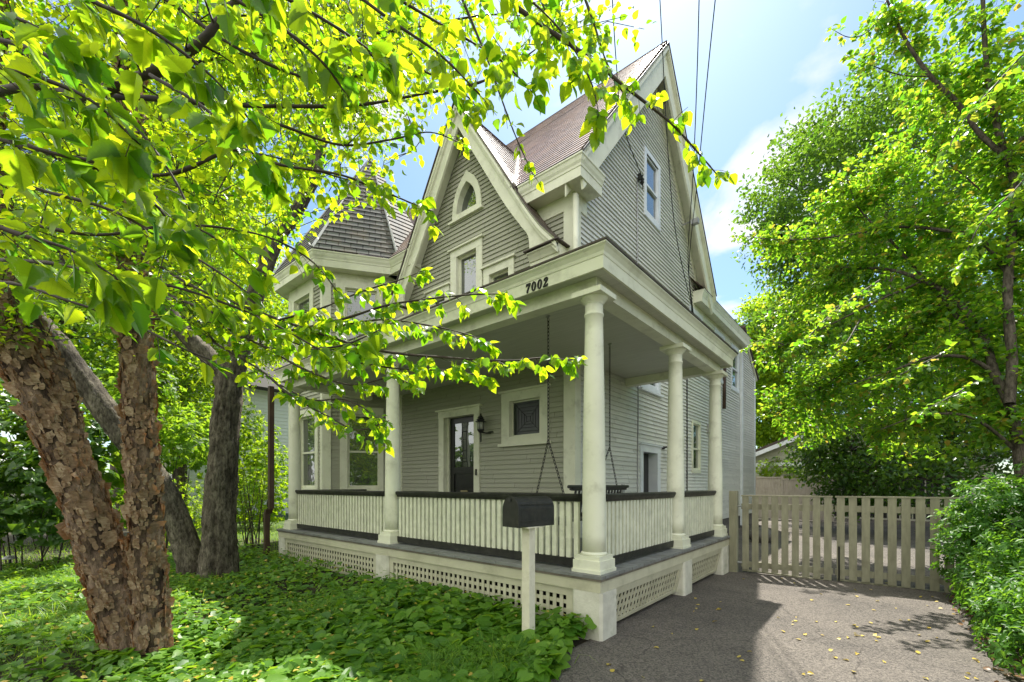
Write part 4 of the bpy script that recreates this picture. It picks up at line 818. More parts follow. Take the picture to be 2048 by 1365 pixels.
# ================================================================== PLANTS
def mesh_arrays(name, verts, faces_n, loops, mat, parent, tint=None, uv=None, smooth=False):
    me = bpy.data.meshes.new(name); nv = len(verts); nf = len(faces_n)
    me.vertices.add(nv); me.vertices.foreach_set('co', np.ascontiguousarray(verts, np.float32).ravel())
    me.loops.add(len(loops)); me.loops.foreach_set('vertex_index', loops.astype(np.int32))
    me.polygons.add(nf); st = np.r_[0, np.cumsum(faces_n)[:-1]].astype(np.int32); me.polygons.foreach_set('loop_start', st)
    me.update(calc_edges=True)
    if tint is not None:
        a = me.attributes.new('tint', 'FLOAT', 'POINT'); a.data.foreach_set('value', tint.astype(np.float32))
    if uv is not None:
        u = me.uv_layers.new(name='UVMap'); u.data.foreach_set('uv', uv[loops].astype(np.float32).ravel())
    if smooth: me.polygons.foreach_set('use_smooth', [True] * nf)
    me.materials.append(M[mat]); me.validate()
    o = bpy.data.objects.new(name, me); COL.objects.link(o)
    if parent: setparent(o, parent)
    return o
T_KITE = (np.array([(0, 0, 0), (-.30, .42, .05), (0, 1, -.06), (.30, .42, .05)]), [(0, 3, 2), (0, 2, 1)])
T_OVATE = (np.array([(0, 0, 0), (0, .3, -.015), (0, .65, -.02), (0, 1, -.13), (-.30, .16, .05), (-.37, .40, .07), (-.20, .72, .03), (.30, .16, .05), (.37, .40, .07), (.20, .72, .03)]),
           [(0, 1, 5, 4), (1, 2, 6, 5), (2, 3, 6), (0, 7, 8, 1), (1, 8, 9, 2), (2, 9, 3)])
def serrated():
    n = 9; V = [(0, t, -.02 - .12 * t ** 3) for t in np.linspace(0, 1, 5)]; F = []
    for s in (-1, 1):
        e = []
        for k in range(n):
            t = (k + .7) / (n + .4); w = .40 * math.sin(math.pi * min(1, t ** .62)) ** .85 * (1.08 if k % 2 else .90); e.append(len(V)); V.append((s * w, t * .97 - .02 + (.03 if k % 2 else 0), .10 * (w / .4) - .10 * t ** 3))
        mid = lambda k: min(4, int(round((k + .7) / (n + .4) * 4)))
        F.append((0, e[0], mid(0)) if mid(0) != 0 else None); prev = mid(0)
        for k in range(n - 1):
            a = mid(k); b_ = mid(k + 1)
            F.append((a, e[k], e[k + 1], b_) if a != b_ else (a, e[k], e[k + 1]))
        F.append((mid(n - 1), e[-1], 4) if mid(n - 1) != 4 else None)
    F = [f for f in F if f]
    return np.array(V), F
T_SERR = serrated()
T_LANCE = (np.array([(0, 0, 0), (0, .5, -.02), (0, 1, -.16), (-.17, .30, .035), (-.17, .62, .02), (.17, .30, .035), (.17, .62, .02)]), [(0, 1, 4, 3), (1, 2, 4), (0, 5, 6, 1), (1, 6, 2)])
T_HEART = (np.array([(0, 0, 0), (0, .45, -.03), (0, .92, -.10), (-.24, -.20, .03), (-.48, .05, .06), (-.42, .42, .04), (-.2, .72, -.01), (.24, -.20, .03), (.48, .05, .06), (.42, .42, .04), (.2, .72, -.01)]),
           [(0, 4, 3), (0, 1, 5, 4), (1, 2, 6, 5), (0, 7, 8), (0, 8, 9, 1), (1, 9, 10, 2)])
T_BLADE = (np.array([(-.5, 0, 0), (.5, 0, 0), (-.42, .4, .04), (.42, .4, .04), (-.28, .75, -.06), (.28, .75, -.06), (0, 1, -.25)]), [(0, 1, 3, 2), (2, 3, 5, 4), (4, 5, 6)])
def leaves(name, mat, parent, pos, dirs, nrm, size, T, tint=None, width=None):
    pos = np.asarray(pos, float); n = len(pos); y = np.asarray(dirs, float); y /= np.linalg.norm(y, axis=1, keepdims=True) + 1e-9
    z = np.asarray(nrm, float); z = z - y * np.sum(y * z, 1, keepdims=True); z /= np.linalg.norm(z, axis=1, keepdims=True) + 1e-9
    x = np.cross(y, z); size = np.broadcast_to(np.asarray(size, float), (n,))[:, None, None]
    w = 1.0 if width is None else np.asarray(width)[:, None, None] / size
    V, F = T; bend = rg.uniform(.3, 2.2, (n, 1, 1)); curl = rg.uniform(.6, 1.5, (n, 1, 1))
    P = pos[:, None, :] + size * (V[None, :, 0:1] * w * x[:, None, :] + V[None, :, 1:2] * y[:, None, :] + V[None, :, 2:3] * bend * z[:, None, :])
    k = len(V); verts = P.reshape(-1, 3); fn = np.tile([len(f) for f in F], n); lp = np.array([i for f in F for i in f]); loops = (lp[None, :] + (np.arange(n) * k)[:, None]).ravel()
    if tint is None: tint = rg.random(n) 
    uv = np.tile(V[:, :2], (n, 1))
    return mesh_arrays(name, verts, fn, loops, mat, parent, np.repeat(tint, k), uv, smooth=len(V) > 6)
def rdir(n, up=0.0):
    v = rg.normal(size=(n, 3)); v[:, 2] += up; return v / np.linalg.norm(v, axis=1, keepdims=True)

class Plant:
    """collects twigs and leaves of one plant, then builds trunk / limbs / crown parts"""
    def __init__(s): s.pos = []; s.dir = []; s.nrm = []; s.size = []; s.tw = MB(); s.limbs = []
    def add(s, pos, dirs, nrm, size):
        s.pos.append(pos); s.dir.append(dirs); s.nrm.append(nrm); s.size.append(size)
    def twig(s, P, r0, nl, size, spread=.05, droop=.6, t0=.25, r1=.002, sides=4, tube=True):
        P = np.asarray(P, float)
        if tube: s.tw.tube(P, list(np.linspace(r0, r1, len(P))), sides, cap=False)
        L = np.r_[0, np.cumsum(np.linalg.norm(np.diff(P, axis=0), axis=1))]; t = np.sort(rg.uniform(t0, 1.02, nl)) * L[-1]
        c = np.stack([np.interp(t, L, P[:, i]) for i in range(3)], 1); ax = (P[-1] - P[0]) / (np.linalg.norm(P[-1] - P[0]) + 1e-9)
        sidev = np.cross(ax, [0, 0, 1.]); sidev /= np.linalg.norm(sidev) + 1e-9; sg = np.where(np.arange(nl) % 2, 1., -1.)[:, None]
        d = sidev * sg * .8 + ax * .55 + rg.normal(size=(nl, 3)) * .45; d[:, 2] -= droop
        d /= np.linalg.norm(d, axis=1, keepdims=True)
        off = d * rg.uniform(.1, 1, (nl, 1)) * spread
        n = rg.normal(size=(nl, 3)) * .55 + np.array([0, 0, 1.]); s.add(c + off, d, n, size * rg.uniform(.55, 1.25, nl))
    def spray(s, path, r0, r1=.004, step=.16, tl=(.12, .35), leaf=.065, per=5, droop=.55, start=.15, n=8, sides=6, sag=.12):
        P = lerp_path(path, n); s.tw.tube(P, list(np.linspace(r0, r1, len(P)) * (1 + .12 * rg.normal(size=len(P)))), 10 if r0 > .009 else sides)
        L = np.r_[0, np.cumsum(np.linalg.norm(np.diff(P, axis=0), axis=1))]; tt = start * L[-1]; k = 0
        while tt < L[-1]:
            c = np.array([np.interp(tt, L, P[:, i]) for i in range(3)]); j = min(len(P) - 2, np.searchsorted(L, tt)); ax = P[j + 1] - P[j - 1 if j else 0]; ax /= np.linalg.norm(ax) + 1e-9
            sidev = np.cross(ax, [0, 0, 1.]); sidev /= np.linalg.norm(sidev) + 1e-9; d = sidev * (1 if k % 2 else -1) * rg.uniform(.3, 1) + ax * rg.uniform(.4, 1) + rg.normal(size=3) * .25; d[2] += rg.uniform(-.35, .1); d /= np.linalg.norm(d)
            l = rg.uniform(*tl) * (1 - .35 * tt / L[-1]); q = [c, c + d * l * .5 + [0, 0, -.02 * l], c + d * l + [0, 0, -sag * l]]
            s.twig(q, max(.0016, r1 * .55), max(2, int(per * rg.uniform(.7, 1.4))), leaf, .02, droop, .2, .0012, 3); tt += step * rg.uniform(.6, 1.4); k += 1
        s.twig(P[-4:], .002, per, leaf, .02, droop, .2, .001, 3, tube=False)
        return P
    def fill(s, centers, radii, n, limb_pts, leaf, per, droop=.5, tl=.45, spread=.1, maxd=1.6, r=.004, flat=1.0, tube=True):
        """twigs through ellipsoid clumps, each joined back towards the nearest limb"""
        centers = np.array(centers); radii = np.array(radii); wv = radii ** 2.2; idx = rg.choice(len(centers), n, p=wv / wv.sum())
        dv = rdir(n) * (rg.random(n) ** .45)[:, None]; dv[:, 2] *= flat; tg = centers[idx] + dv * radii[idx][:, None]
        limb_pts = np.asarray(limb_pts)
        for p in tg:
            dd = np.linalg.norm(limb_pts - p, axis=1); j = np.argmin(dd + rg.random(len(dd)) * .25); v = limb_pts[j] - p; l = np.linalg.norm(v) + 1e-9
            st = p + v / l * min(l, maxd * rg.uniform(.35, 1)); mid = (st + p) / 2 + np.array([0, 0, .12 * min(l, 1)]) + rg.normal(size=3) * .05
            s.twig([st, mid, p], r, max(3, int(per * rg.uniform(.6, 1.4))), leaf, spread, droop, .15, .0018, 3, tube)
    def build(s, root, leafmat_, T, leafname='crown', twigmat='twig', split=None):
        pos = np.vstack(s.pos); d = np.vstack(s.dir); n = np.vstack(s.nrm); sz = np.concatenate(s.size)
        if s.tw.f: s.tw.build('twigs', twigmat, root, True)
        if split is None: return leaves(leafname, leafmat_, root, pos, d, n, sz, T)
        near = np.linalg.norm(pos - np.array([0, 0, HCAM]), axis=1) < split[0]
        leaves(leafname, split[1], root, pos[near], d[near], n[near], sz[near], split[2]); return leaves(leafname, leafmat_, root, pos[~near], d[~near], n[~near], sz[~near], T)

def trunk(name, path, radii, mat, parent, rough=.12, ridges=0, rn=24, seg=.05, flakes=0, flake=(.03, .075), tint=(0, .7)):
    """tapered trunk with lumpy or furrowed surface; flakes = curls of peeling bark that belong to it"""
    P = lerp_path(path, 12); L = np.r_[0, np.cumsum(np.linalg.norm(np.diff(P, axis=0), axis=1))]; K = max(6, int(L[-1] / seg)); T = np.linspace(0, L[-1], K)
    C = np.stack([np.interp(T, L, P[:, i]) for i in range(3)], 1); rr = np.interp(T / L[-1], np.linspace(0, 1, len(radii)), radii)
    D = np.gradient(C, axis=0); D /= np.linalg.norm(D, axis=1, keepdims=True); a = np.cross(D, [0.2, 1, .1]); a /= np.linalg.norm(a, axis=1, keepdims=True); b = np.cross(D, a)
    th = np.linspace(0, 2 * np.pi, rn, endpoint=False); V = np.zeros((K, rn, 3)); tn = np.zeros((K, rn)); sd0 = rnd.random() * 50
    for i in range(K):
        for j in range(rn):
            u = a[i] * math.cos(th[j]) + b[i] * math.sin(th[j]); q = C[i] + u * rr[i]
            nz = mnoise.noise((q[0] * 5 + sd0, q[1] * 5, q[2] * 2.2)) * rough + mnoise.noise((q[0] * 17, q[1] * 17 + sd0, q[2] * 7)) * rough * .5
            if ridges:
                w = mnoise.noise((sd0, th[j] * 1.3, q[2] * 1.2)) * 1.6; nz += ridges * (abs(math.sin(th[j] * rn / 5.0 + w)) - .6) + mnoise.noise((q[0] * 30, q[1] * 30, q[2] * 16)) * ridges * .8
            V[i, j] = q + u * rr[i] * nz; tn[i, j] = np.clip(.35 + nz * 2.2 + mnoise.noise((q[0] * 9, q[1] * 9, q[2] * 5)) * .4, 0, .72)
    F = []
    for i in range(K - 1):
        for j in range(rn):
            q = (j + 1) % rn; F.append((i * rn + j, i * rn + q, (i + 1) * rn + q, (i + 1) * rn + j))
    verts = V.reshape(-1, 3); loops = np.array(F).ravel(); fn = np.full(len(F), 4); tt = tn.ravel()
    o = mesh_arrays(name, verts, fn, loops, mat, parent, tt, None, smooth=True)
    if flakes:
        ii = rg.integers(0, K, flakes); jj = rg.uniform(0, 2 * np.pi, flakes); fv = []; ft = []; fl = []
        for i, t in zip(ii, jj):
            u = a[i] * math.cos(t) + b[i] * math.sin(t); s_ = np.cross(D[i], u); r0 = rr[i]; c = C[i] + D[i] * rg.uniform(-.03, .03)
            k = rg.beta(1.2, 3.0); w = flake[0] + (flake[1] - flake[0]) * k; h = w * rg.uniform(.8, 2.2); sg = 1 if rg.random() < .55 else -1; sk = rg.uniform(-.5, .5)
            lift = rg.uniform(.10, .60) * w * (1.7 if rg.random() < .15 else 1); g = rg.random(); kk = len(fv)
            for x, l in ((-.5, 0), (-.1, .03), (.25, .3), (.5, 1.0)):
                for z in (-.5, -.1, .3, .55):
                    e = 1 - .35 * (abs(z) > .45) * abs(x); xx = (x * e + rg.uniform(-.10, .10)) * w; zz = z * h * (1 - .3 * (x > .4)) + sk * x * w + rg.uniform(-.12, .12) * h
                    ang = sg * xx / r0; uu = u * math.cos(ang) + s_ * math.sin(ang)
                    fv.append(c + uu * (r0 * 1.02 + lift * l * (1 + .5 * z) + .004 + rg.uniform(-.002, .003)) + D[i] * zz); ft.append(np.clip(g + rg.uniform(-.1, .1), 0, 1))
            for p in range(3):
                for r_ in range(3):
                    o_ = kk + p * 4 + r_; fl.append((o_, o_ + 1, o_ + 5, o_ + 4))
        mesh_arrays('peeling_bark', np.array(fv), np.full(len(fl), 4), np.array(fl).ravel(), 'birch_flake', o, np.array(ft), None, smooth=True)
    return o, C

# ---------------- river birch, front left
A = lambda L: [at(*p) for p in L]
birch = thing('birch_tree', 'river birch with peeling pinkish bark forking from the ground, leaves hanging before the house', 'tree', tuple(onz(275, 1290, 0)))
D_ = 3.95
_, cA = trunk('trunk', A([(268, 1345, D_), (245, 1240, D_), (205, 1110, D_ - .02), (165, 990, D_ - .05), (105, 850, D_ - .1), (45, 730, D_ - .15), (-30, 600, D_ - .2), (-130, 420, D_ - .2), (-260, 150, D_ - .1), (-330, -150, D_)]), [.19, .16, .142, .132, .122, .115, .11, .11, .09, .06], 'birch_bark', birch, .22, rn=28, flakes=4600, flake=(.014, .085))
_, cF = trunk('trunk', A([(150, 930, D_ - .06), (120, 790, D_ - .02), (75, 690, D_ + .05), (30, 590, D_ + .1), (-10, 450, D_ + .2), (-20, 200, D_ + .4), (20, -150, D_ + .6)]), [.10, .10, .10, .098, .09, .08, .05], 'birch_bark', birch, .2, rn=22, flakes=2000, flake=(.014, .07))
_, cB = trunk('trunk', A([(308, 1340, D_ - .05), (300, 1200, D_), (291, 1050, D_), (283, 900, D_), (274, 720, D_ + .03), (270, 560, D_ + .08), (272, 380, D_ + .15), (262, 200, D_ + .25), (257, 0, D_ + .4), (250, -350, D_ + .6)]), [.135, .12, .114, .11, .106, .103, .10, .092, .08, .05], 'birch_bark', birch, .22, rn=24, flakes=4400, flake=(.012, .075))
bp_ = Plant(); NL = []
def br(pts, r0, r1=.004, **k):
    P = bp_.spray(A(pts), r0, r1, **k); NL.append(P); return P
# main boughs that cross the upper left, and the sprays that hang in front of the house
br([(-260, 150, 2.9), (-60, 185, 2.5), (80, 170, 2.2), (165, 193, 2.0), (260, 160, 1.9), (340, 130, 1.85), (400, 85, 1.8), (440, 40, 1.8), (500, -30, 1.8), (600, -140, 1.9)], .024, .012, step=.10, leaf=.066, per=5)
br([(165, 193, 2.0), (300, 197, 2.2), (430, 208, 2.4), (560, 213, 2.6), (720, 210, 2.8), (850, 187, 2.9), (960, 165, 2.95), (1045, 118, 3.0), (1120, 60, 3.05)], .014, .004, step=.09, leaf=.068, per=6)
br([(600, -140, 2.3), (800, -80, 2.4), (960, -40, 2.45), (1040, 20, 2.5), (1140, 90, 2.5), (1190, 125, 2.5), (1245, 170, 2.5), (1290, 205, 2.5), (1345, 250, 2.5), (1400, 310, 2.5), (1436, 352, 2.5)], .016, .0035, step=.085, leaf=.07, per=6, tl=(.1, .26), droop=.9)
br([(900, -60, 2.6), (975, 120, 2.6), (1000, 190, 2.6), (1030, 270, 2.6), (1066, 350, 2.6)], .008, .0025, step=.10, leaf=.055, per=5, tl=(.06, .16), droop=.8, start=.35)
br([(1140, -80, 2.7), (1185, 40, 2.65), (1215, 130, 2.6), (1260, 210, 2.6)], .008, .003, step=.08, leaf=.068, per=6, tl=(.08, .22), droop=.9)
br([(-60, 260, 2.6), (170, 330, 2.5), (330, 350, 2.4), (470, 300, 2.4), (560, 330, 2.4), (680, 350, 2.4), (770, 385, 2.4), (866, 424, 2.4)], .013, .003, step=.085, leaf=.068, per=6, tl=(.1, .3))
br([(560, 250, 2.7), (680, 290, 2.8), (780, 280, 2.9), (860, 265, 3.0), (930, 290, 3.05)], .008, .003, step=.09, leaf=.062, per=5, tl=(.08, .25))
br([(272, 560, 3.9), (360, 600, 3.6), (470, 640, 3.2), (560, 662, 2.9), (680, 640, 2.7), (770, 612, 2.6), (860, 598, 2.55), (940, 590, 2.5), (1010, 588, 2.5)], .012, .003, step=.085, leaf=.065, per=8, tl=(.06, .24), droop=.7, start=.3)
br([(272, 500, 3.9), (380, 570, 3.5), (500, 618, 3.1), (640, 668, 2.8), (760, 702, 2.65), (900, 716, 2.55), (1010, 722, 2.5), (1090, 716, 2.5), (1144, 722, 2.5)], .012, .003, step=.07, leaf=.065, per=8, tl=(.06, .24), droop=.7, start=.3)
br([(274, 640, 3.9), (400, 640, 3.4), (520, 690, 3.0), (600, 735, 2.8), (700, 770, 2.7), (780, 755, 2.65), (826, 770, 2.6)], .010, .003, step=.08, leaf=.065, per=8, tl=(.06, .22), droop=.7, start=.35)
br([(300, 600, 3.6), (420, 680, 3.2), (520, 740, 2.9), (580, 790, 2.7), (650, 830, 2.6), (715, 860, 2.55), (778, 842, 2.5)], .009, .003, step=.075, leaf=.062, per=6, tl=(.08, .24), droop=.7, start=.4)
br([(470, 300, 3.0), (570, 320, 3.0), (660, 350, 3.0), (740, 372, 3.0), (790, 392, 3.0)], .007, .0025, step=.07, leaf=.064, per=6, tl=(.08, .24), droop=.6, start=.1)
br([(560, 662, 2.9), (660, 655, 2.75), (760, 640, 2.7), (850, 650, 2.65), (930, 668, 2.6), (985, 690, 2.6)], .007, .0025, step=.065, leaf=.065, per=8, tl=(.06, .2), droop=.7, start=.1)
br([(560, 640, 2.9), (640, 618, 2.8), (720, 585, 2.75), (800, 560, 2.7), (850, 540, 2.7)], .007, .0025, step=.07, leaf=.065, per=8, tl=(.06, .2), droop=.7, start=.1)
br([(600, 690, 2.9), (700, 722, 2.75), (800, 738, 2.7), (900, 742, 2.65), (960, 752, 2.6)], .007, .0025, step=.065, leaf=.065, per=8, tl=(.06, .2), droop=.7, start=.1)
br([(440, 640, 3.2), (520, 660, 3.0), (600, 690, 2.9), (680, 700, 2.8), (750, 690, 2.75)], .008, .0025, step=.06, leaf=.06, per=6, tl=(.08, .24), droop=.7, start=.1)
br([(560, 770, 2.8), (620, 800, 2.7), (690, 800, 2.65), (745, 830, 2.6), (765, 870, 2.6)], .006, .0025, step=.06, leaf=.062, per=6, tl=(.06, .18), droop=.8, start=.1)
br([(620, 700, 1.7), (690, 690, 1.65), (760, 660, 1.65)], .005, .002, step=.11, leaf=.075, per=3, tl=(.04, .12), droop=.7)
br([(0, 520, 1.9), (110, 528, 1.75), (220, 555, 1.65), (330, 570, 1.6), (430, 600, 1.6), (530, 640, 1.6), (640, 700, 1.6)], .008, .003, step=.09, leaf=.066, per=4, tl=(.06, .2), droop=.6)
br([(-60, 560, 1.5), (40, 570, 1.4), (130, 600, 1.35), (250, 640, 1.35), (350, 690, 1.3), (420, 720, 1.3)], .006, .0025, step=.10, leaf=.062, per=3, tl=(.05, .16), droop=.6)
br([(-80, 330, 1.7), (80, 380, 1.6), (220, 420, 1.55), (330, 480, 1.55), (430, 540, 1.55), (500, 590, 1.55)], .007, .003, step=.085, leaf=.066, per=4, tl=(.06, .22))
br([(-80, 60, 1.6), (90, 110, 1.5), (230, 210, 1.5), (330, 330, 1.5), (380, 420, 1.5)], .008, .003, step=.085, leaf=.066, per=4, tl=(.06, .22))
br([(250, -140, 1.5), (400, -40, 1.4), (540, 40, 1.4), (640, 120, 1.4), (700, 200, 1.45)], .008, .003, step=.085, leaf=.066, per=4, tl=(.06, .22))
br([(560, -160, 1.8), (680, -40, 1.7), (780, 40, 1.7), (880, 110, 1.75), (960, 190, 1.8)], .008, .003, step=.08, leaf=.066, per=5, tl=(.06, .22))
br([(-120, 420, 2.3), (60, 450, 2.2), (200, 470, 2.2), (360, 450, 2.3), (520, 470, 2.4), (620, 520, 2.5), (680, 590, 2.5)], .010, .003, step=.08, leaf=.066, per=5, tl=(.08, .28))
br([(100, -120, 2.6), (300, -20, 2.5), (480, 100, 2.5), (640, 160, 2.6), (780, 130, 2.7), (900, 60, 2.8)], .012, .003, step=.08, leaf=.066, per=5, tl=(.08, .28))
br([(272, 300, 4.1), (380, 360, 3.9), (480, 420, 3.8), (560, 470, 3.7)], .010, .003, step=.09, leaf=.062, per=5, tl=(.08, .25))
br([(262, 150, 4.2), (420, 120, 4.1), (600, 90, 4.0), (800, 60, 3.9), (980, 30, 3.8), (1100, 40, 3.7)], .016, .004, step=.08, leaf=.065, per=6, tl=(.1, .35))
for pts in ([(-60, 120, 1.15), (60, 150, 1.1), (180, 200, 1.1), (280, 290, 1.1)], [(-40, 250, 1.2), (80, 300, 1.15), (200, 330, 1.15), (300, 400, 1.15), (360, 470, 1.2)], [(60, -60, 1.25), (180, 0, 1.2), (300, 60, 1.2), (420, 150, 1.25), (500, 240, 1.3)], [(420, -80, 1.3), (560, -10, 1.3), (680, 60, 1.35), (780, 130, 1.4)], [(-60, 430, 1.05), (40, 470, 1.05), (140, 500, 1.05), (240, 560, 1.1)], [(-50, 20, 1.2), (40, 40, 1.15), (140, 90, 1.15)], [(300, 150, 1.6), (400, 210, 1.55), (490, 290, 1.55), (550, 350, 1.6)], [(680, -80, 1.9), (800, 0, 1.9), (900, 60, 1.95), (1000, 120, 2.0), (1070, 190, 2.05)], [(700, 100, 2.4), (820, 130, 2.4), (930, 190, 2.4), (960, 230, 2.4)], [(160, 300, 1.9), (300, 420, 1.9), (420, 470, 1.9), (540, 560, 2.0)], [(900, -90, 2.2), (1020, -30, 2.2), (1120, 60, 2.2), (1180, 160, 2.25), (1200, 240, 2.25)]):
    br(pts, .007, .0025, step=.07, leaf=.082, per=5, tl=(.06, .2), droop=.6)
limb_all = np.vstack([cA[::6], cB[::6], cF[::6]] + [p[::3] for p in NL])
bp_.fill(A([(60, 60, 4.2), (300, 60, 4.4), (520, 60, 4.2), (760, 20, 4.2), (80, 280, 4.0), (330, 260, 4.2), (560, 210, 4.4), (120, 480, 3.8), (380, 430, 4.0), (500, 340, 4.2), (650, 110, 3.4), (30, 560, 3.4), (420, 560, 3.9), (900, 30, 3.6), (1090, 60, 3.2), (1190, 30, 3.2), (640, 230, 3.8), (180, 130, 2.6), (450, 160, 2.8), (720, 90, 2.8), (230, 380, 2.6), (480, 360, 2.8), (60, 420, 2.6), (330, 560, 3.0), (725, 335, 3.8), (660, 375, 3.8), (610, 420, 3.8)]), [1.1, 1.1, 1.0, .9, 1.0, 1.0, .75, .9, .8, .45, .6, .7, .4, .55, .45, .4, .4, .6, .6, .55, .5, .5, .5, .45, .32, .32, .3], 1050, limb_all, .058, 15, droop=.55, maxd=.9)
# crown above and beyond the frame so that the tree is whole from elsewhere and shades the bed
bp_.fill([(-5.2, .6, 7.6), (-6.6, .9, 6.6), (-3.8, 1.2, 7.2), (-5.0, -.8, 7.0), (-6.8, -.4, 5.4), (-3.4, 2.0, 6.4)], [1.6, 1.5, 1.3, 1.4, 1.4, .8], 420, limb_all, .08, 12, maxd=1.4)
bp_.build(birch, 'birch', T_OVATE, split=(2.3, 'birch_near', T_SERR))

# ---------------- two trees with furrowed bark behind it
t2 = thing('shade_tree', 'thick upright tree with furrowed grey-brown bark between the birch and the porch', 'tree', tuple(onz(437, 1150, 0)))
DD = 7.2
_, cC = trunk('trunk', A([(437, 1185, DD), (438, 1100, DD), (441, 1000, DD), (449, 880, DD), (457, 790, DD), (463, 735, DD)]), [.31, .245, .225, .205, .19, .185], 'furrow_bark', t2, .10, .13, rn=40)
_, cC2 = trunk('limb', A([(461, 760, DD), (486, 670, DD), (516, 575, DD + .1), (552, 480, DD + .2), (600, 410, DD + .4), (640, 300, DD + .6), (650, 120, DD + .8), (640, -100, DD + 1)]), [.19, .13, .115, .105, .095, .08, .06, .04], 'furrow_bark', t2, .12, .10, rn=20)
_, cC3 = trunk('limb', A([(455, 770, DD), (415, 712, DD), (372, 672, DD - .1), (330, 610, DD - .2), (300, 520, DD - .2), (300, 400, DD - .2), (330, 200, DD), (340, -50, DD + .2)]), [.16, .115, .105, .095, .085, .075, .06, .04], 'furrow_bark', t2, .12, .10, rn=20)
p2_ = Plant(); lim = np.vstack([cC2[::5], cC3[::5]])
p2_.fill(A([(650, 80, 8.2), (520, 200, 8), (740, 200, 8.6), (400, 60, 7.6), (640, 270, 8.4), (780, 60, 8.8), (880, 140, 9.0), (560, 310, 7.8), (740, 280, 9.0), (330, 250, 7.4), (620, -120, 8.4)]), [1.6, 1.3, 1.0, 1.5, .7, 1.2, .7, .7, .45, 1.2, 1.6], 1700, lim, .07, 18, droop=.6, maxd=1.3, spread=.13)
p2_.build(t2, 'birch', T_KITE)
t3 = thing('leaning_tree', 'leaning furrowed trunk slanting up left behind the birch', 'tree', tuple(onz(388, 1150, 0)))
_, cD = trunk('trunk', A([(396, 1175, DD + .1), (372, 1090, DD + .1), (335, 1000, DD), (290, 925, DD - .1), (240, 860, DD - .2), (180, 780, DD - .3), (122, 700, DD - .4), (70, 640, DD - .5), (0, 550, DD - .6), (-90, 430, DD - .6), (-160, 200, DD - .5)]), [.22, .19, .18, .175, .17, .165, .16, .15, .13, .11, .06], 'furrow_bark', t3, .10, .11, rn=30)
p3_ = Plant(); p3_.fill(A([(-120, 300, 6.8), (60, 350, 7), (-200, 100, 7), (150, 200, 7.2), (40, 120, 7)]), [1.4, 1.2, 1.5, 1.2, 1.2], 700, cD[::5], .075, 15, droop=.6, maxd=1.6, spread=.13); p3_.build(t3, 'birch', T_KITE)
def rock(name, lab, c, r, sq=.6, cat='rock'):
    v = []; f = []; n, k = 14, 9
    for i in range(k + 1):
        for j in range(n):
            a, b_ = math.pi * i / k, 2 * math.pi * j / n; d = Vector((math.sin(a) * math.cos(b_), math.sin(a) * math.sin(b_), math.cos(a))); s = r * (1 + .35 * mnoise.noise(d * 1.6 + Vector(c)) + .12 * mnoise.noise(d * 5))
            v.append((c[0] + d.x * s, c[1] + d.y * s * .9, c[2] + d.z * s * sq))
    for i in range(k):
        for j in range(n): f.append((i * n + j, (i + 1) * n + j, (i + 1) * n + (j + 1) % n, i * n + (j + 1) % n))
    m = MB(); m.v = v; m.f = f; return tag(m.build(name, 'stone', None, True), lab, cat)
rock('rock', 'grey round rock at the foot of the thick furrowed tree', tuple(onz(447, 1148, .04) + np.array([.1, -.25, 0])), .17)
rock('rock', 'pale rough boulder lying on the driveway beyond the gate', (-2.55, 13.2, .18), .32)

# ---------------- tree on the right of the driveway
t4 = thing('cherry_tree', 'spreading bright green tree with slender arching limbs right of the driveway', 'tree', tuple(onz(2066, 1100, 0)*[1,1,0]))
lim = []
def limb(nm, pts, rad): 
    _, c = trunk(nm, A(pts), rad, 'tree_bark', t4, .12, rn=14, seg=.09); lim.append(c[::3])
d4 = 7.0
limb('trunk', [(2085, 1160, d4), (2066, 1050, d4), (2046, 967, d4), (2036, 890, d4), (2019, 808, d4 + .1), (1990, 749, d4 + .3), (1976, 700, d4 + .5), (1954, 648, d4 + .7), (1901, 592, d4 + 1.1), (1848, 562, d4 + 1.5), (1780, 540, d4 + 2), (1690, 535, d4 + 2.6)], [0.095, 0.088, 0.082, 0.075, 0.068, 0.065, 0.058, 0.054, 0.044, 0.037, 0.024, 0.010])
limb('limb', [(2019, 808, d4), (2024, 720, d4 + .1), (2015, 600, d4 + .2), (2022, 480, d4 + .3), (2028, 380, d4 + .3), (2015, 318, d4 + .3), (1995, 256, d4 + .3), (1974, 138, d4 + .3), (1965, -40, d4 + .3), (1975, -200, d4 + .3)], [0.068, 0.065, 0.061, 0.058, 0.054, 0.044, 0.034, 0.031, 0.020, 0.014])
limb('limb', [(2015, 318, d4 + .3), (1959, 267, d4 + .4), (1913, 205, d4 + .5), (1862, 154, d4 + .6), (1815, 87, d4 + .7), (1774, 0, d4 + .8), (1740, -90, d4 + .8)], [0.041, 0.037, 0.034, 0.029, 0.023, 0.016, 0.008])
limb('limb', [(2015, 318, d4 + .3), (2060, 250, d4 + .2), (2120, 120, d4), (2180, -60, d4)], [0.034, 0.027, 0.020, 0.014])
limb('limb', [(1985, 742, d4 + .3), (1930, 715, d4 + .4), (1860, 715, d4 + .7), (1790, 740, d4 + 1), (1700, 770, d4 + 1.4)], [0.034, 0.029, 0.023, 0.018, 0.008])
limb('limb', [(1978, 700, d4 + .5), (1920, 640, d4 + 1), (1850, 560, d4 + 1.7), (1780, 480, d4 + 2.2), (1720, 420, d4 + 2.7), (1690, 350, d4 + 3)], [0.037, 0.034, 0.029, 0.023, 0.016, 0.008])
limb('limb', [(2036, 905, d4), (1970, 850, d4 + .1), (1910, 828, d4 + .4), (1830, 835, d4 + .8), (1760, 860, d4 + 1.2)], [0.029, 0.024, 0.020, 0.015, 0.007])
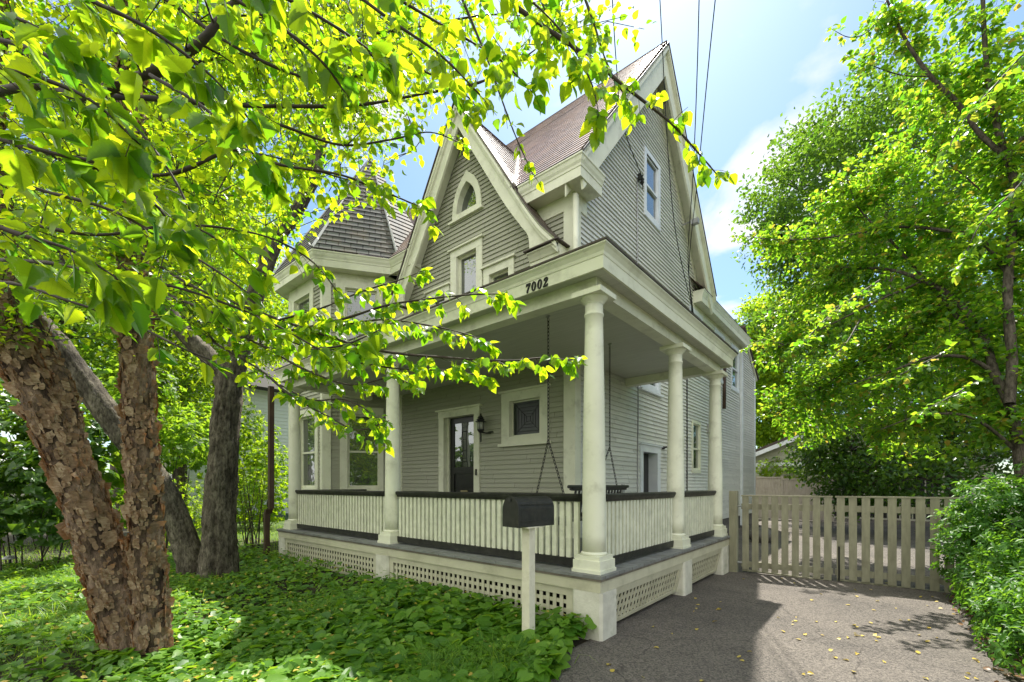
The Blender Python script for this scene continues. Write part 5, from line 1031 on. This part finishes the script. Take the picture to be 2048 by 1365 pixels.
limb('limb', [(2025, 560, d4 + .2), (1960, 480, d4 + .7), (1880, 460, d4 + 1.2), (1790, 455, d4 + 1.8), (1700, 470, d4 + 2.4), (1600, 480, d4 + 3), (1520, 478, d4 + 3.3)], [0.037, 0.034, 0.030, 0.024, 0.019, 0.011, 0.005])
limb('limb', [(1848, 562, d4 + 1.5), (1760, 600, d4 + 1.8), (1660, 650, d4 + 2.1), (1570, 690, d4 + 2.4), (1510, 700, d4 + 2.6)], [0.027, 0.020, 0.015, 0.010, 0.004])
limb('limb', [(1900, 592, d4 + 1.1), (1800, 680, d4 + 1.8), (1700, 740, d4 + 2.4), (1600, 800, d4 + 2.8), (1540, 840, d4 + 3)], [0.031, 0.024, 0.018, 0.011, 0.005])
limb('limb', [(2040, 930, d4), (2120, 800, d4 + .2), (2250, 600, d4 + .3), (2380, 350, d4 + .3)], [0.048, 0.041, 0.034, 0.020])
p4_ = Plant(); LP = np.vstack(lim)
CL = [(1800, 60, 7.8, .7), (1930, 60, 7.4, .85), (1900, 200, 7.8, .8), (2050, 150, 7.2, .9), (1960, 330, 7.8, 1.0), (1800, 330, 9.2, .9), (1700, 410, 10.2, .95), (1850, 450, 8.8, 1.0), (2030, 480, 7.4, .9), (1640, 480, 10.4, .9), (1720, 540, 9.8, 1.1), (1560, 495, 10.6, .6), (1880, 580, 8.4, 1.0), (1620, 610, 10.2, 1.0), (1760, 660, 9.2, 1.1), (1560, 690, 9.8, .65), (1950, 660, 7.8, .9), (1680, 740, 9.6, 1.0), (1820, 770, 8.4, .95), (1590, 790, 10, .8), (1720, 830, 9.2, .8), (1900, 830, 7.8, .75), (1620, 860, 10.4, .7), (2030, 740, 7.4, .9), (1990, 860, 7.3, .7), (2120, 300, 7.2, 1.0), (2140, 560, 7.3, 1.1), (2250, 450, 7.6, 1.2), (2200, 150, 7.4, 1.1), (2180, 760, 7.4, 1.1), (1800, 880, 9, .7), (1720, 130, 7.6, .28), (1960, 780, 8.6, .9), (1860, 680, 9.6, 1.0), (1930, 500, 9.6, 1.1)]
p4_.fill(A([c[:3] for c in CL]), [c[3] for c in CL], 3000, LP, .10, 16, droop=.25, maxd=.8, spread=.12, flat=.8)
for sp in ([(1774, 0, 7.8), (1740, 60, 7.7), (1700, 75, 7.7), (1662, 58, 7.7)], [(1862, 154, 7.6), (1800, 150, 7.6), (1740, 130, 7.6), (1690, 110, 7.6)], [(1600, 480, 10), (1540, 478, 10.3), (1490, 474, 10.4), (1466, 472, 10.4)], [(1570, 690, 9.4), (1530, 680, 9.5), (1500, 690, 9.5), (1484, 700, 9.5)], [(1960, 380, 7.6), (1900, 330, 7.8), (1820, 290, 7.9), (1752, 270, 8)], [(2090, 60, 5.2), (2000, 160, 5.0), (1930, 240, 4.9), (1880, 330, 4.9)], [(2100, 300, 4.9), (2030, 380, 4.8), (1960, 450, 4.8), (1920, 540, 4.8)], [(1700, 600, 8), (1650, 640, 7.2), (1610, 680, 6.8), (1580, 700, 6.6)], [(1720, 640, 7.6), (1690, 690, 7.0), (1650, 730, 6.6)], [(1760, 560, 7.4), (1700, 600, 6.8), (1660, 620, 6.5), (1620, 630, 6.4)], [(1900, 700, 6.6), (1820, 740, 6.2), (1760, 770, 6.0)], [(1960, 760, 6.2), (1890, 800, 5.7), (1830, 830, 5.5)]):
    p4_.spray(A(sp), .012, .003, step=.10, leaf=.09, per=6, tl=(.1, .3), droop=.2)
p4_.build(t4, 'right_leaf', T_OVATE)

# ---------------- background and boundary trees
def bg_tree(name, lab, x, y, h, crowns, mat, nl, leaf, tr=.2, cat='tree', group=None, dens=40, leafT=T_KITE, hang=.3):
    t = thing(name, lab, cat, (x, y, 0), group); 
    _, c = trunk('trunk', [(x, y, -.2), (x + rnd.uniform(-.2, .2), y, h * .25), (x + rnd.uniform(-.4, .4), y + .2, h * .5), (x + rnd.uniform(-.5, .5), y, h * .85)], [tr * 1.3, tr, tr * .7, tr * .25], 'tree_bark', t, .12, rn=12, seg=.3)
    cc = np.array([q[:3] for q in crowns]); rr = np.array([q[3] for q in crowns])
    for q, r in zip(cc, rr):
        s = c[np.argmin(np.linalg.norm(c - q, axis=1) + np.maximum(0, c[:, 2] - q[2]) * 2)]
        lb = MB().tube([s, (s + q) / 2 + [0, 0, -.1 * r], q, q + rdir(1, .5)[0] * r * .6], [tr * .4, tr * .28, tr * .15, .01], 5, cap=False).build('limb', 'twig', t, True)
        for k in range(6): e = q + rdir(1, .2)[0] * r * .9; MB().tube([q + (e - q) * .05, (q + e) / 2 + [0, 0, .1 * r], e], [tr * .12, tr * .07, .006], 4, cap=False).build('twig', 'twig', lb, True)
    nc = max(4, nl // dens); wv = rr ** 2; k = rg.choice(len(cc), nc, p=wv / wv.sum()); dv = rdir(nc) * (rg.random(nc) ** .33)[:, None]; dv[:, 2] *= .85
    cen = cc[k] + dv * rr[k][:, None]; out = dv
    pos = np.repeat(cen, dens, 0) + rg.normal(size=(nc * dens, 3)) * np.repeat(.12 + .10 * rr[k], dens)[:, None] * np.array([1, 1, .55])
    d = rdir(len(pos), -hang) + np.repeat(out, dens, 0) * .5; n = rg.normal(size=(len(pos), 3)) * .6 + [0, 0, 1]
    tint = np.clip(np.repeat(rg.random(nc), dens) * .5 + rg.random(len(pos)) * .5, 0, 1)
    leaves('crown', mat, t, pos, d, n, leaf * rg.uniform(.7, 1.3, len(pos)), leafT, tint); return t
def blob(px, py, d, r): return (*at(px, py, d), r)
def tree_from(name, lab, base, bl, mat, nl, leaf, **k):
    B = [blob(*b_) for b_ in bl]; x, y = base; return bg_tree(name, lab, x, y, max(b_[2] for b_ in B) + .5, B, mat, nl, leaf, **k)
q = at(1760, 950, 22); tree_from('maple_tree', 'tall dense tree behind the garage rising above the cherry', q[:2], [(1600, 380, 21, 2.4), (1690, 290, 22, 2.8), (1790, 240, 23, 2.8), (1900, 260, 24, 3), (1650, 520, 21, 2.8), (1560, 470, 20, 1.5), (1800, 450, 23, 3.4), (1600, 640, 21, 2.4), (1750, 680, 22, 3.4), (1900, 600, 24, 3.4), (2020, 350, 25, 3.5)], 'maple_leaf', 56000, .22, tr=.35)
q = at(1545, 950, 34); tree_from('pale_tree', 'airy pale tree beyond the garage beside the rear corner of the house', q[:2], [(1530, 640, 33, 2.2), (1580, 700, 34, 3), (1530, 760, 34, 2.6), (1600, 800, 34, 3), (1540, 840, 33, 2.2), (1500, 700, 34, 1.6), (1620, 620, 36, 2.6), (1512, 700, 33, 1.8), (1518, 770, 33, 2), (1520, 850, 33, 1.6), (1560, 860, 33, 2)], 'bg_yellow', 34000, .26, tr=.25)
q = at(1900, 950, 15); tree_from('dark_tree', 'shaded dark tree behind the picket gate under the cherry', q[:2], [(1700, 900, 14, 1.3), (1800, 880, 14, 1.5), (1900, 850, 14, 1.6), (1640, 910, 15, .9), (1760, 960, 13, 1.0), (1860, 960, 12, 1.1), (2000, 800, 14, 2), (2060, 900, 12, 1.6), (1700, 980, 14, .8), (1850, 720, 17, 2), (1950, 700, 17, 2.2), (1750, 770, 17, 1.8), (2040, 640, 17, 2.2), (1640, 830, 17, 1.2), (1620, 930, 16, .8)], 'dark_leaf', 46000, .14, tr=.2)
# left garden
q = at(120, 950, 13); tree_from('garden_tree', 'leafy tree at the far left of the garden', q[:2], [(40, 620, 13, 2.2), (160, 640, 13, 1.8), (60, 780, 12, 1.8), (-80, 700, 12, 2.2), (200, 760, 13.5, 1.4), (100, 480, 14, 2.2), (-60, 450, 13, 2.6)], 'bg_leaf', 26000, .13)
q = at(360, 950, 16); tree_from('garden_tree', 'sunlit yellow-green tree seen between the birch and the thick furrowed trunk', q[:2], [(350, 650, 16, 1.7), (400, 760, 15, 1.4), (330, 800, 15, 1.6), (420, 620, 17, 1.6), (300, 560, 17, 2), (380, 860, 14, 1.1), (500, 600, 18, 1.5), (520, 690, 18, 1.3), (440, 480, 18, 2), (250, 680, 16, 1.8)], 'bg_yellow', 32000, .14)
q = at(240, 960, 24); tree_from('maple_tree', 'tall tree at the back of the left garden', q[:2], [(200, 600, 24, 3.5), (400, 500, 26, 3.5), (60, 500, 25, 4), (300, 350, 27, 4), (520, 640, 28, 2.6), (150, 780, 24, 3), (330, 760, 25, 3), (-100, 650, 24, 4), (480, 420, 27, 3), (430, 780, 27, 2.2)], 'bg_yellow', 36000, .30, tr=.35)
def bush(name, lab, blobs, mat, nl, leaf, T=T_KITE, stems=8, cat='shrub', dens=8, hang=-.4, per_blob=True, spread=.07):
    bl = [b_ if len(b_) == 4 and not isinstance(b_[0], int) else blob(*b_) for b_ in blobs]; C_ = np.array([b_[:3] for b_ in bl]); r = np.array([b_[3] for b_ in bl]); base = np.array([C_[:, 0].mean(), C_[:, 1].mean(), 0])
    t = thing(name, lab, cat, tuple(base))
    for k in range(stems):
        q = C_[k % len(C_)] + rdir(1)[0] * r[k % len(C_)] * .6; s = np.array([base[0] * .4 + q[0] * .6, base[1] * .4 + q[1] * .6, -.05]) + np.array([rnd.uniform(-.1, .1), rnd.uniform(-.1, .1), 0]); MB().tube([s, s * .5 + q * .5 + rg.normal(size=3) * .06, q], [.014, .009, .003], 5, cap=False).build('stem', 'twig', t, True)
    nc = nl // dens; wv = r ** 2; k = rg.choice(len(C_), nc, p=wv / wv.sum()); dv = rdir(nc); dv *= (rg.random(nc) ** .28)[:, None]; cen = C_[k] + dv * r[k][:, None]; keep = cen[:, 2] > .02; cen = cen[keep]; dv = dv[keep]; nc = len(cen)
    # leaves in whorls round the shoot tips
    ang = np.tile(np.arange(dens) * 2 * np.pi / dens * 2.4, nc) + np.repeat(rg.uniform(0, 6, nc), dens); axd = dv / (np.linalg.norm(dv, axis=1, keepdims=True) + 1e-9) + [0, 0, .7]; axd /= np.linalg.norm(axd, axis=1, keepdims=True); axd = np.repeat(axd, dens, 0)
    s1 = np.cross(axd, [0.31, .9, .2]); s1 /= np.linalg.norm(s1, axis=1, keepdims=True); s2 = np.cross(axd, s1); rad = s1 * np.cos(ang)[:, None] + s2 * np.sin(ang)[:, None]
    pos = np.repeat(cen, dens, 0) + axd * (np.tile(np.arange(dens), nc) / dens * spread)[:, None] + rad * .006; d = rad + axd * rg.uniform(-.1, .9, (len(pos), 1)) + rg.normal(size=pos.shape) * .15; n = axd + rg.normal(size=pos.shape) * .25
    tint = np.clip(np.repeat(rg.random(nc), dens) * .55 + rg.random(len(pos)) * .45, 0, 1); leaves('foliage', mat, t, pos, d, n, leaf * rg.uniform(.6, 1.25, len(pos)), T, tint); return t
# right-hand shrubs in the foreground
bush('shrub', 'glossy green shrub overlapping the far end of the picket gate', [(1.15, 8.1, 1.05, .5), (.92, 7.9, .7, .36), (.72, 8.05, .55, .3), (.75, 8.15, .95, .28), (1.0, 8.3, 1.35, .3), (.88, 8.3, 1.0, .33), (.9, 8.0, .3, .35), (1.45, 8.5, .9, .6), (1.0, 8.0, .55, .42), (1.5, 7.9, .5, .55), (1.9, 8.2, 1.1, .7), (.95, 8.2, 1.3, .25), (1.7, 8.6, 1.5, .5)], 'shrub_leaf', 11000, .08, T_LANCE, 16)
bush('shrub', 'glossy narrow-leaved shrub beside the sunlit part of the driveway', [(.95, 7.3, .35, .36), (.95, 6.7, .28, .34), (1.1, 6.9, .7, .4), (1.45, 6.9, .55, .5), (1.2, 7.1, .35, .35), (1.75, 7.0, .9, .6), (1.55, 6.5, .4, .45), (2.1, 6.8, 1.2, .7), (1.05, 6.8, .18, .25)], 'shrub_leaf', 11000, .078, T_LANCE, 16)
bush('shrub', 'glossy narrow-leaved shrub in the bottom right corner beside the driveway', [(.92, 5.9, .22, .32), (.9, 5.4, .18, .28), (.95, 6.3, .3, .33), (1.1, 5.6, .5, .38), (1.4, 5.6, .35, .42), (1.3, 5.2, .22, .3), (1.7, 5.8, .7, .5), (1.65, 5.2, .4, .45), (1.2, 6.1, .25, .3), (2.1, 5.6, .8, .6)], 'shrub_leaf', 11000, .072, T_LANCE, 14)
bush('shrub', 'leafy shrub behind the glossy ones under the cherry', [(2.2, 9.0, 1.3, .8), (2.8, 8.2, 1.5, .9), (2.6, 7.4, 1.5, .7), (2.9, 9.5, 1.6, 1)], 'shrub_leaf', 5000, .1, T_LANCE, 12)
bush('vine', 'bright leafy vine tumbling over the pale board fence', [(1530, 938, 21.8, .45), (1565, 935, 21.8, .5), (1590, 950, 21.5, .4), (1552, 950, 21.4, .35), (1575, 968, 21.3, .3), (1610, 940, 21.6, .5)], 'bg_yellow', 2400, .11, T_KITE, 6, cat='vine')
# left garden shrubs
bush('hedge', 'clipped box hedge catching the sun behind the leaning trunk', [(345, 1010, 11, .75), (400, 1015, 11, .7), (300, 1010, 11.3, .75), (380, 1050, 10.6, .6), (330, 1050, 10.8, .6), (430, 1030, 11, .5)], 'bg_yellow', 7000, .055, T_KITE, 8, cat='hedge')
bush('shrub', 'dark broad-leaved shrub at the left edge of the garden', [(40, 900, 8, .9), (110, 960, 7.8, .75), (-20, 1000, 7.6, .8), (70, 1010, 7.6, .7), (130, 870, 8.3, .7), (-60, 850, 8, 1.1)], 'dark_leaf', 6000, .13, T_OVATE, 10)
bush('shrub', 'mid green shrub behind the upright birch stem', [(240, 900, 9.5, .8), (360, 900, 10, .7), (270, 800, 10, .9), (200, 960, 9.3, .7), (390, 870, 11, .8)], 'bg_leaf', 5000, .12, T_OVATE, 8)
bush('shrub', 'low spreading shrub in the shade at the back of the left lawn', [(20, 1010, 11, .7), (130, 1015, 11.5, .7), (220, 1010, 12, .7), (-80, 1010, 11, .8), (80, 1030, 10.5, .45), (180, 1030, 11, .5)], 'bg_leaf', 6000, .11, T_OVATE, 8)
bush('shrub', 'sunlit yellow-green shrub on the lawn behind the thin young shrubs', [(500, 1000, 15, .9), (540, 990, 15.5, 1.0), (470, 1000, 15, .9), (520, 940, 16, 1.1), (480, 920, 17, 1.2), (500, 880, 17, 1.1), (545, 930, 17, .9), (470, 850, 17, 1.0)], 'bg_yellow', 12000, .10, T_OVATE, 8)
for i, (px, d, hh, lab) in enumerate(((495, 10.5, 2.3, 'thin-stemmed young shrub closest to the thick furrowed trunk'), (512, 9.6, 1.9, 'thin-stemmed young shrub, middle of three before the white neighbouring house'), (535, 10.8, 2.2, 'thin-stemmed young shrub right beside the brown downspout'))):
    b0 = onz(px, 1090, 0); b0 = at(px, 971, d); b0[2] = 0; pl = Plant(); t = thing('young_shrub', lab, 'shrub', tuple(b0), 'thin young shrubs left of the porch')
    for k in range(7):
        e = b0 + np.array([rnd.uniform(-.4, .4), rnd.uniform(-.4, .4), hh * rnd.uniform(.6, 1)]); pl.spray([b0 + [rnd.uniform(-.08, .08), rnd.uniform(-.08, .08), -.05], b0 * .55 + e * .45 + [0, 0, .1], e], .011, .003, step=.13, tl=(.12, .35), leaf=.05, per=5, droop=.1, start=.3, n=5, sides=5)
    pl.build(t, 'bg_yellow', T_KITE, 'foliage')
# reflected in the windows: trees across the street
for i, (x, y, lab) in enumerate(((9, -8, 'bushy tree across the street, opposite the bay window'), (14.5, -10, 'bushy tree at the far street corner'), (-12, -14, 'tall tree across the street, opposite the tower'), (-3, -18, 'tall tree across the street, opposite the front door'), (7, -15, 'tall tree across the street, opposite the driveway'))):
    bg_tree('street_tree', lab, x, y, 9, [(x, y, 4.5, 2.6), (x + 1.6, y + .8, 2.4, 2), (x - 1.8, y, 2.2, 2.1), (x + .4, y - .5, 6.3, 1.8)], 'bg_yellow', 6000, .28, tr=.3)

# ---------------- ground cover, grass, litter
def scatter(n, poly_fn, x0, x1, y0, y1):
    P = np.stack([rg.uniform(x0, x1, n), rg.uniform(y0, y1, n)], 1); return P[poly_fn(P)]
bedf = lambda P: (P[:, 0] < -2.12 + .12 * np.sin(P[:, 1] * 5)) & (P[:, 1] < 3.74)
def hgt(P): return .07 + .05 * (np.sin(P[:, 0] * 2.1 + 1) * np.sin(P[:, 1] * 1.7)) + .10 * np.clip((P[:, 1] - 2.6) / 1.1, 0, 1)
nearP = scatter(5200, bedf, -5.5, -2.0, .6, 3.76); farP = scatter(11000, lambda P: bedf(P) & (P[:, 1] > -.8), -12, -2.0, -1.0, 3.76)
P = np.vstack([nearP, farP]); z = hgt(P) * rg.uniform(.15, 1.35, len(P)) + .01; yaw = rg.uniform(0, 2 * np.pi, len(P)); d = np.stack([np.cos(yaw), np.sin(yaw), rg.uniform(-.35, .15, len(P))], 1); n = rg.normal(size=(len(P), 3)) * .3 + [0, -.1, 1]
big = np.clip(1.25 - np.hypot(P[:, 0] + 2.9, P[:, 1] - 3.0) * .35, .35, 1); sz = (.065 + .065 * big) * rg.uniform(.6, 1.35, len(P))
o = leaves('ground_cover', 'cover_leaf', None, np.column_stack([P, z]), d, n, sz, T_HEART); o['kind'] = 'stuff'
P = scatter(5200, bedf, -11, -2.0, -.6, 3.74); z = hgt(P) * rg.uniform(.5, 1.5, len(P)) + .02; yaw = rg.uniform(0, 2 * np.pi, len(P)); o = leaves('low_weeds', 'weed_leaf', None, np.column_stack([P, z]), np.stack([np.cos(yaw), np.sin(yaw), rg.uniform(-.2, .6, len(P))], 1), rg.normal(size=(len(P), 3)) * .5 + [0, 0, 1], .042 * rg.uniform(.6, 1.5, len(P)), T_OVATE); o['kind'] = 'stuff'
P = scatter(500, bedf, -9, -2.0, 0, 3.74); yaw = rg.uniform(0, 2 * np.pi, len(P)); o = leaves('dead_leaves', 'litter', None, np.column_stack([P, hgt(P) * 1.2 + .02]), np.stack([np.cos(yaw), np.sin(yaw), rg.uniform(-.3, .3, len(P))], 1), rg.normal(size=(len(P), 3)) * .5 + [0, 0, 1], .045 * rg.uniform(.6, 1.3, len(P)), T_OVATE); o['kind'] = 'stuff'
def blades(name, P, h, w, mat='grass', lean=.5):
    k = len(P); yaw = rg.uniform(0, 6.28, k); d = np.stack([np.cos(yaw) * lean, np.sin(yaw) * lean, np.ones(k)], 1) + rg.normal(size=(k, 3)) * .15; n = np.stack([np.cos(yaw), np.sin(yaw), np.full(k, -.3)], 1)
    hh = h * rg.uniform(.5, 1.2, k); o = leaves(name, mat, None, np.column_stack([P, np.full(k, -.02)]), d, -n, hh, T_BLADE, width=np.full(k, w)); o['kind'] = 'stuff'; return o
cl = np.array([onz(px, py, 0)[:2] for px, py in [(60, 1180), (120, 1230), (40, 1250), (180, 1180), (150, 1280), (90, 1140), (20, 1130), (200, 1240), (250, 1130), (30, 1310), (640, 1235), (350, 1180), (210, 1150), (430, 1180), (1010, 1330), (880, 1345), (560, 1120), (700, 1100), (640, 1095)]])
k = rg.integers(0, len(cl), 5200); blades('long_grass', cl[k] + rg.normal(size=(5200, 2)) * np.where(k < 10, .5, .16)[:, None], .30, .007, lean=.8)
Pg = np.vstack([scatter(16000, lambda P: P[:, 1] > -9, -17, -7, -2, 10), scatter(9000, lambda P: P[:, 0] < 9, -30, -10, 3, 20)]); blades('lawn_grass', Pg[(Pg[:, 1] < 3.6) | (Pg[:, 0] < -9.7)], .12, .009)
# fallen leaves
Pd = np.vstack([scatter(60, lambda P: P[:, 0] > -2, -2.0, .7, 3.2, 8.3), rg.normal(size=(34, 2)) * [.45, .5] + [-.1, 5.4], scatter(60, lambda P: P[:, 0] > 0, -3, 1.2, 8.8, 20)]); k = len(Pd); yw = rg.uniform(0, 6.28, k)
o = leaves('fallen_leaves', 'litter', None, np.column_stack([Pd, np.full(k, .008)]), np.stack([np.cos(yw), np.sin(yw), rg.uniform(0, .3, k)], 1), rg.normal(size=(k, 3)) * .3 + [0, 0, 1], rg.uniform(.03, .055, k), T_OVATE); o['kind'] = 'stuff'
Pm = scatter(900, lambda P: P[:, 0] > .62, .55, 1.6, 4.2, 9); k = len(Pm); yw = rg.uniform(0, 6.28, k)
M['mulch'] = leafmat('mulch_leaf', (.09, .05, .025), (.22, .12, .05), (.05, .03, .01), (.1, .06, .02), .1)
o = leaves('leaf_litter', 'mulch', None, np.column_stack([Pm, rg.uniform(.005, .03, k)]), np.stack([np.cos(yw), np.sin(yw), rg.uniform(-.1, .3, k)], 1), rg.normal(size=(k, 3)) * .5 + [0, 0, 1], rg.uniform(.03, .07, k), T_OVATE); o['kind'] = 'stuff'
# small garden lamp in the grass
gl = onz(20, 1138, 0); t = thing('garden_light', 'small dark mushroom-shaped garden light in the grass at far left', 'garden light', tuple(gl))
MB().lathe(tuple(gl), [(.02, -.05), (.02, .17), (.03, .175)], 10).build('stake', 'blackmetal', t); MB().lathe(tuple(gl), [(.10, .175), (.105, .185), (.08, .215), (.04, .235), (.005, .24)], 18).build('shade', 'galv', t, True)

# ================================================================== LIGHT
SUN_AZ, SUN_EL = R_(-26), R_(59.5)
ts = Vector((math.sin(SUN_AZ) * math.cos(SUN_EL), math.cos(SUN_AZ) * math.cos(SUN_EL), math.sin(SUN_EL)))
sl_ = bpy.data.lights.new('sun', 'SUN'); sl_.energy = SUN; sl_.angle = R_(.55); sl_.color = (1, .95, .86); so = bpy.data.objects.new('sun', sl_); COL.objects.link(so); so.rotation_euler = ts.to_track_quat('Z', 'Y').to_euler()
W = bpy.data.worlds.new('World'); S.world = W; W.use_nodes = True; nt = W.node_tree; L = nt.links.new
sky = N(nt, 'ShaderNodeTexSky', sky_type='NISHITA'); sky.sun_disc = False; sky.sun_elevation = SUN_EL; sky.sun_rotation = SUN_AZ; sky.air_density = 1.0; sky.dust_density = .8; sky.ozone_density = .0
tc = N(nt, 'ShaderNodeTexCoord'); sx = N(nt, 'ShaderNodeSeparateXYZ'); L(tc.outputs['Generated'], sx.inputs[0])
# clouds on a flat layer overhead: direction / height
mz = N(nt, 'ShaderNodeMath', operation='MAXIMUM'); mz.inputs[1].default_value = .04; L(sx.outputs[2], mz.inputs[0])
az = N(nt, 'ShaderNodeMath', operation='ADD'); az.inputs[1].default_value = .18; L(mz.outputs[0], az.inputs[0])
vd = N(nt, 'ShaderNodeVectorMath', operation='DIVIDE'); cb = N(nt, 'ShaderNodeCombineXYZ')
for i in range(3): L(az.outputs[0], cb.inputs[i])
L(tc.outputs['Generated'], vd.inputs[0]); L(cb.outputs[0], vd.inputs[1])
mp = N(nt, 'ShaderNodeMapping'); mp.inputs['Location'].default_value = CLOUD_LOC; mp.inputs['Scale'].default_value = (1.0, 1.0, 1.0); L(vd.outputs[0], mp.inputs['Vector'])
ns = N(nt, 'ShaderNodeTexNoise'); ns.inputs['Scale'].default_value = 2.2; ns.inputs['Detail'].default_value = 9; ns.inputs['Roughness'].default_value = .52; ns.inputs['Distortion'].default_value = .25; L(mp.outputs[0], ns.inputs['Vector'])
# few clouds towards the sun; unseen bright bank added behind the camera as fill
bk = N(nt, 'ShaderNodeMapRange'); bk.inputs['From Min'].default_value = .25; bk.inputs['From Max'].default_value = -.35; L(sx.outputs[1], bk.inputs['Value'])
th = N(nt, 'ShaderNodeMath', operation='MULTIPLY_ADD'); th.inputs[1].default_value = .30; L(bk.outputs[0], th.inputs[0]); L(ns.outputs['Fac'], th.inputs[2])
cr = N(nt, 'ShaderNodeValToRGB'); cr.color_ramp.elements[0].position = .54; cr.color_ramp.elements[1].position = .68; L(th.outputs[0], cr.inputs['Fac'])
cv = N(nt, 'ShaderNodeMapRange'); cv.inputs['To Min'].default_value = CLOUD_NEAR; cv.inputs['To Max'].default_value = CLOUD_FILL; L(bk.outputs[0], cv.inputs['Value'])
cc_ = N(nt, 'ShaderNodeVectorMath', operation='SCALE'); cc_.inputs[0].default_value = (1, .985, .95); L(cv.outputs[0], cc_.inputs['Scale'])
mx = N(nt, 'ShaderNodeMix', data_type='RGBA'); L(cr.outputs['Color'], mx.inputs['Factor']); tn = N(nt, 'ShaderNodeVectorMath', operation='MULTIPLY'); tn.inputs[1].default_value = (.80, .98, 1.04); L(sky.outputs[0], tn.inputs[0]); L(tn.outputs[0], mx.inputs['A']); L(cc_.outputs[0], mx.inputs['B'])
bg = nt.nodes['Background']; bg.inputs['Strength'].default_value = SKY; L(mx.outputs['Result'], bg.inputs['Color'])
S.view_settings.view_transform = 'Standard'; S.view_settings.look = 'None'; S.view_settings.gamma = 1; S.view_settings.exposure = EXPO
S.render.engine = 'CYCLES'; S.cycles.max_bounces = 8; S.cycles.diffuse_bounces = 4; S.cycles.transmission_bounces = 4; S.cycles.transparent_max_bounces = 8; S.cycles.use_denoising = True
